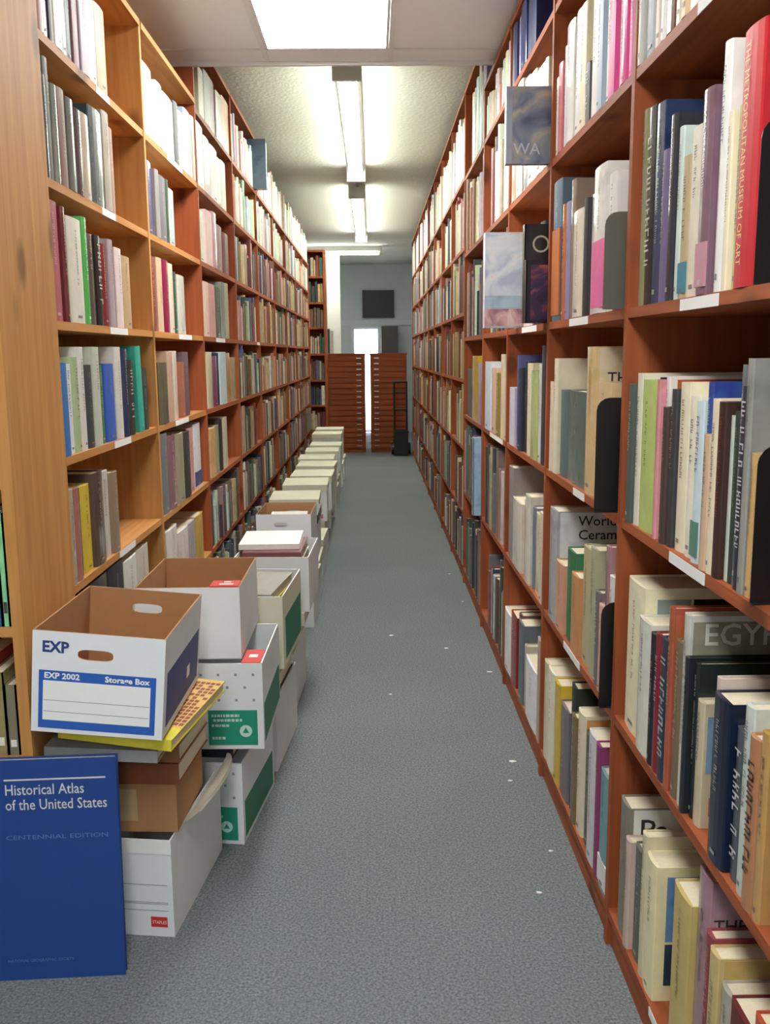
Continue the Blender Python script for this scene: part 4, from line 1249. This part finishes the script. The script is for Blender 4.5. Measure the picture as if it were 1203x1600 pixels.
# 10 onwards: pairs of lidded boxes
ys_ = [5.95, 6.62, 7.12, 7.75, 8.3, 8.95, 9.55, 10.2, 10.85]
for k, y in enumerate(ys_):
    rot = rad(random.Random(k + 3).uniform(-3, 3))
    dx = random.Random(k + 70).uniform(-.02, .02)
    lo = carton((-.355 + dx, y, .001), .31, .41, .258, rot, M_CARD, M_CARD, 'lower cream-lidded box, %s stack past the grey-lidded box' % nthw(k + 1), lid=M_CREAM)
    hi = carton((-.345 - dx, y + .01, .266), .31, .40, .258 + (.06 if k in (7, 8) else 0), -rot, M_CARD, M_CARD, 'upper cream-lidded box, %s stack past the grey-lidded box' % nthw(k + 1), lid=M_CREAM)
    print_rect(hi, 'maker_mark', solid((196, 130, 140)), .22, .28, .02, .05, w_=.31)
    print_rect(lo, 'maker_mark', solid((196, 130, 140)), .22, .28, .02, .05, w_=.31)
    print_rect(hi, 'hand_slot', M_INK, .12, .19, .175, .192, w_=.31)

# ------------------------------------------------------------------ the blue atlas leaning on the bookcase
at = empty('atlas_book', (-.972, 1.995, .0), (rad(-3), 0, rad(3)))
tag(at, 'large blue Historical Atlas book leaning on the pine bookcase, standing on carpet', 'book')
AW, AH, AT = .370, .538, .022
M_ATL = mat('blue_buckram', (30, 66, 136), .42, .10, 60)
MB().box(0, AW, 0, .0035, 0, AH).box(0, AW, AT - .0035, AT, 0, AH).prism([(0, 0), (-.004, AT * .3), (-.004, AT * .7), (0, AT), (.004, AT - .0036), (.004, .0036)], 2, 0, AH).build('cover', M_ATL, at)
MB().box(.0045, AW - .005, .0038, AT - .0038, .004, AH - .004).build('pages', M_PAGE, at)
M_SIL = mat('silver_foil', (206, 208, 206), .35, .05)
M_DIM = mat('dim_blue_foil', (98, 128, 186), .4, .05)
MB().box(.115, .345, -.0008, .0, .489, .4925).build('silver_rule', M_SIL, at)
text('Historical Atlas', .036, M_SIL, at, (.115, -.0008, .455), (1, 0, 0), (0, 0, 1), name='cover_title', bold=.0002, fit=.178)
text('of the United States', .036, M_SIL, at, (.115, -.0008, .419), (1, 0, 0), (0, 0, 1), name='cover_title', bold=.0002, fit=.230)
text('CENTENNIAL EDITION', .015, M_DIM, at, (.112, -.0008, .347), (1, 0, 0), (0, 0, 1), name='cover_subtitle', fit=.232)
text('NATIONAL GEOGRAPHIC SOCIETY', .010, M_DIM, at, (.100, -.0008, .045), (1, 0, 0), (0, 0, 1), name='publisher_line', fit=.152)

# ------------------------------------------------------------------ end of the aisle
def drawer_cabinet(x0, x1, Y, ht, label, pull_side, seed):
    t = empty('drawer_cabinet', ((x0 + x1) / 2, Y, 0))
    tag(t, label, 'cabinet', 'drawer cabinets closing the aisle')
    w_ = (x1 - x0) / 2
    MB().box(-w_, w_, .02, .6, 0, ht - .03).build('body', W_CAB, t)
    MB().box(-w_ - .008, w_ + .008, 0, .61, ht - .03, ht).build('top', W_CAB, t)
    n = 17
    dh = (ht - .03 - .06) / n
    for k in range(n):
        z0 = .06 + k * dh
        d = MB().box(-w_ + .015, w_ - .015, 0, .0195, z0 + .005, z0 + dh - .005).build('drawer', W_CAB, t)
        xc = pull_side * (w_ - .09)
        MB().box(xc - .035, xc + .035, -.010, -.001, z0 + dh * .5 - .006, z0 + dh * .5 + .006).build('pull', M_CHROME, d)
    return t


drawer_cabinet(-.70, -.115, 13.9, 1.46, 'wooden drawer cabinet closing the aisle on the box side of the bright gap', 1, 1)
drawer_cabinet(-.036, .50, 13.9, 1.46, 'wooden drawer cabinet beside the black cart', -1, 2)
for k, (x, h, c) in enumerate(((-.655, .36, (60, 66, 62)), (-.60, .33, (206, 204, 190)))):
    o = MB().box(-.02, .02, 0, .004, 0, h).box(-.02, -.017, 0, .2, 0, h).box(.017, .02, 0, .2, 0, h).build('book', M_BOOK, None, (x, 14.05, 1.461)); o.color = rgba(c)
    tag(o, '%s book standing on the drawer cabinet by the white column' % cname(c), 'book')
    MB().box(-.0165, .0165, .0045, .19, .003, h - .003).build('pages', M_PAGE, o)
o = MB().box(-.73, -.50, 15.0, 15.23, 0, ZC).build('trim_1', mat('white_column_paint', (238, 236, 226), .7, .03))
struct(o, 'square white column glowing under the crosswise light', 'column')

# door and things on the end wall
d = empty('door_1', (DX0, Y_END, 0))
struct(d, 'narrow glazed door full of daylight at the end of the aisle', 'door')
M_DFR = mat('white_door_frame', (214, 216, 218), .5, .03)
wd = DX1 - DX0
MB().box(-.04, 0, -.02, .12, 0, DZ + .04).box(wd, wd + .04, -.02, .12, 0, DZ + .04).box(0, wd, -.02, .12, DZ, DZ + .04).build('door_frame', M_DFR, d)
mg, nt, bs = nodes_of('door_glass')
bs.inputs['Base Color'].default_value = (1, 1, 1, 1); bs.inputs['Transmission Weight'].default_value = 1.0; bs.inputs['Roughness'].default_value = 0.0; bs.inputs['IOR'].default_value = 1.01
MB().box(.03, wd - .03, .05, .056, .05, DZ - .03).build('glass_pane', mg, d)
MB().box(0, .03, .035, .07, 0, DZ).box(wd - .03, wd, .035, .07, 0, DZ).box(.03, wd - .03, .035, .07, 0, .05).box(.03, wd - .03, .035, .07, DZ - .03, DZ).build('sash', M_DFR, d)
MB().box(.035, .05, .02, .035, .95, 1.1).build('door_handle', M_CHROME, d)
scr = empty('wall_screen', (.115, Y_END - .07, 2.35))
tag(scr, 'dark flat screen hung on the grey end wall above the door', 'screen')
MB().box(-.29, .29, 0, .05, -.245, .245).build('casing', M_BLACK, scr)
MB().box(-.265, .265, -.002, .001, -.22, .22).build('panel', mat('dark_screen_glass', (30, 31, 36), .45, .05), scr)
MB().box(-.06, .06, .05, .07, -.06, .06).build('wall_mount', M_GREYM, scr)
cu = empty('tall_cupboard', (.30, Y_END - .37, 0))
tag(cu, 'dark brown cupboard standing beside the glazed door', 'cupboard')
MB().box(-.14, .16, 0, .36, 0, 1.94).build('body', mat('dark_brown_board', (82, 76, 76), .5), cu)
MB().box(-.135, .008, -.016, -.001, .05, 1.92).build('door', mat('dark_brown_board', (82, 76, 76), .5), cu)
MB().box(.012, .155, -.016, -.001, .05, 1.92).build('door', mat('dark_brown_board', (82, 76, 76), .5), cu)
o = MB().box(-1.9, .93, Y_END - .035, Y_END, 1.965, 2.06).build('trim_2', M_DFR)
struct(o, 'pale ledge running along the end wall over the glazed door', 'trim')

# black hand cart parked at the foot of the boxless row
ct = empty('hand_cart', (.40, 13.46, 0))
tag(ct, 'black two-wheeled hand cart parked against the drawer cabinet', 'cart')
for s_ in (-1, 1):
    MB().tube((s_ * .09, .10, .09), (s_ * .09, .30, 1.05), .014, 8).build('rail', M_BLACK, ct)
    wh = MB().tube((s_ * .12 - .018, .13, .09), (s_ * .12 + .018, .13, .09), .088, 18).build('wheel', M_BLACK, ct)
    MB().tube((s_ * .12 - .020, .13, .09), (s_ * .12 + .020, .13, .09), .03, 10).build('hub', M_CHROME, wh)
for z, y in ((.35, .155), (.65, .215), (.9, .268)):
    MB().tube((-.09, y, z), (.09, y, z), .011, 8).build('cross_bar', M_BLACK, ct)
MB().tube((-.09, .30, 1.05), (.09, .30, 1.05), .016, 8).build('handle', M_BLACK, ct)
MB().box(-.11, .11, -.10, .11, .012, .020).build('toe_plate', M_BLACK, ct)
bx_ = empty('storage_crate', (.40, 13.36, .022))
tag(bx_, 'black plastic crate standing on the hand cart', 'crate')
MB().box(-.10, .10, 0, .008, 0, .34).box(-.10, .10, .172, .18, 0, .34).box(-.10, -.092, .008, .172, 0, .34).box(.092, .10, .008, .172, 0, .34).box(-.092, .092, .008, .172, 0, .008).build('shell', M_BLACK, bx_)
MB().box(-.108, .108, -.008, 0, .31, .34).build('rim', M_BLACK, bx_)

# scraps of paper on the carpet
for k, (px, py) in enumerate(((611, 993), (797, 1220), (800, 1190), (702, 897), (723, 940), (697, 1013), (765, 1050), (610, 1085), (860, 1330), (842, 1395))):
    dd = ray(px, py); p = CAM + dd * (-H / dd.z)
    r = random.Random(k); sz = r.uniform(.006, .014)
    m = MB().prism([(sz * math.cos(a) * r.uniform(.6, 1.3), sz * .6 * math.sin(a) * r.uniform(.6, 1.3)) for a in (0, 1.2, 2.2, 3.4, 4.6, 5.5)], 2, 0.0005, .002)
    o = m.build('paper_scrap', M_WHITE, None, (p.x, p.y, 0))
    tag(o, 'tiny white scrap of paper lying on the grey carpet', 'scrap', 'paper scraps on the carpet')
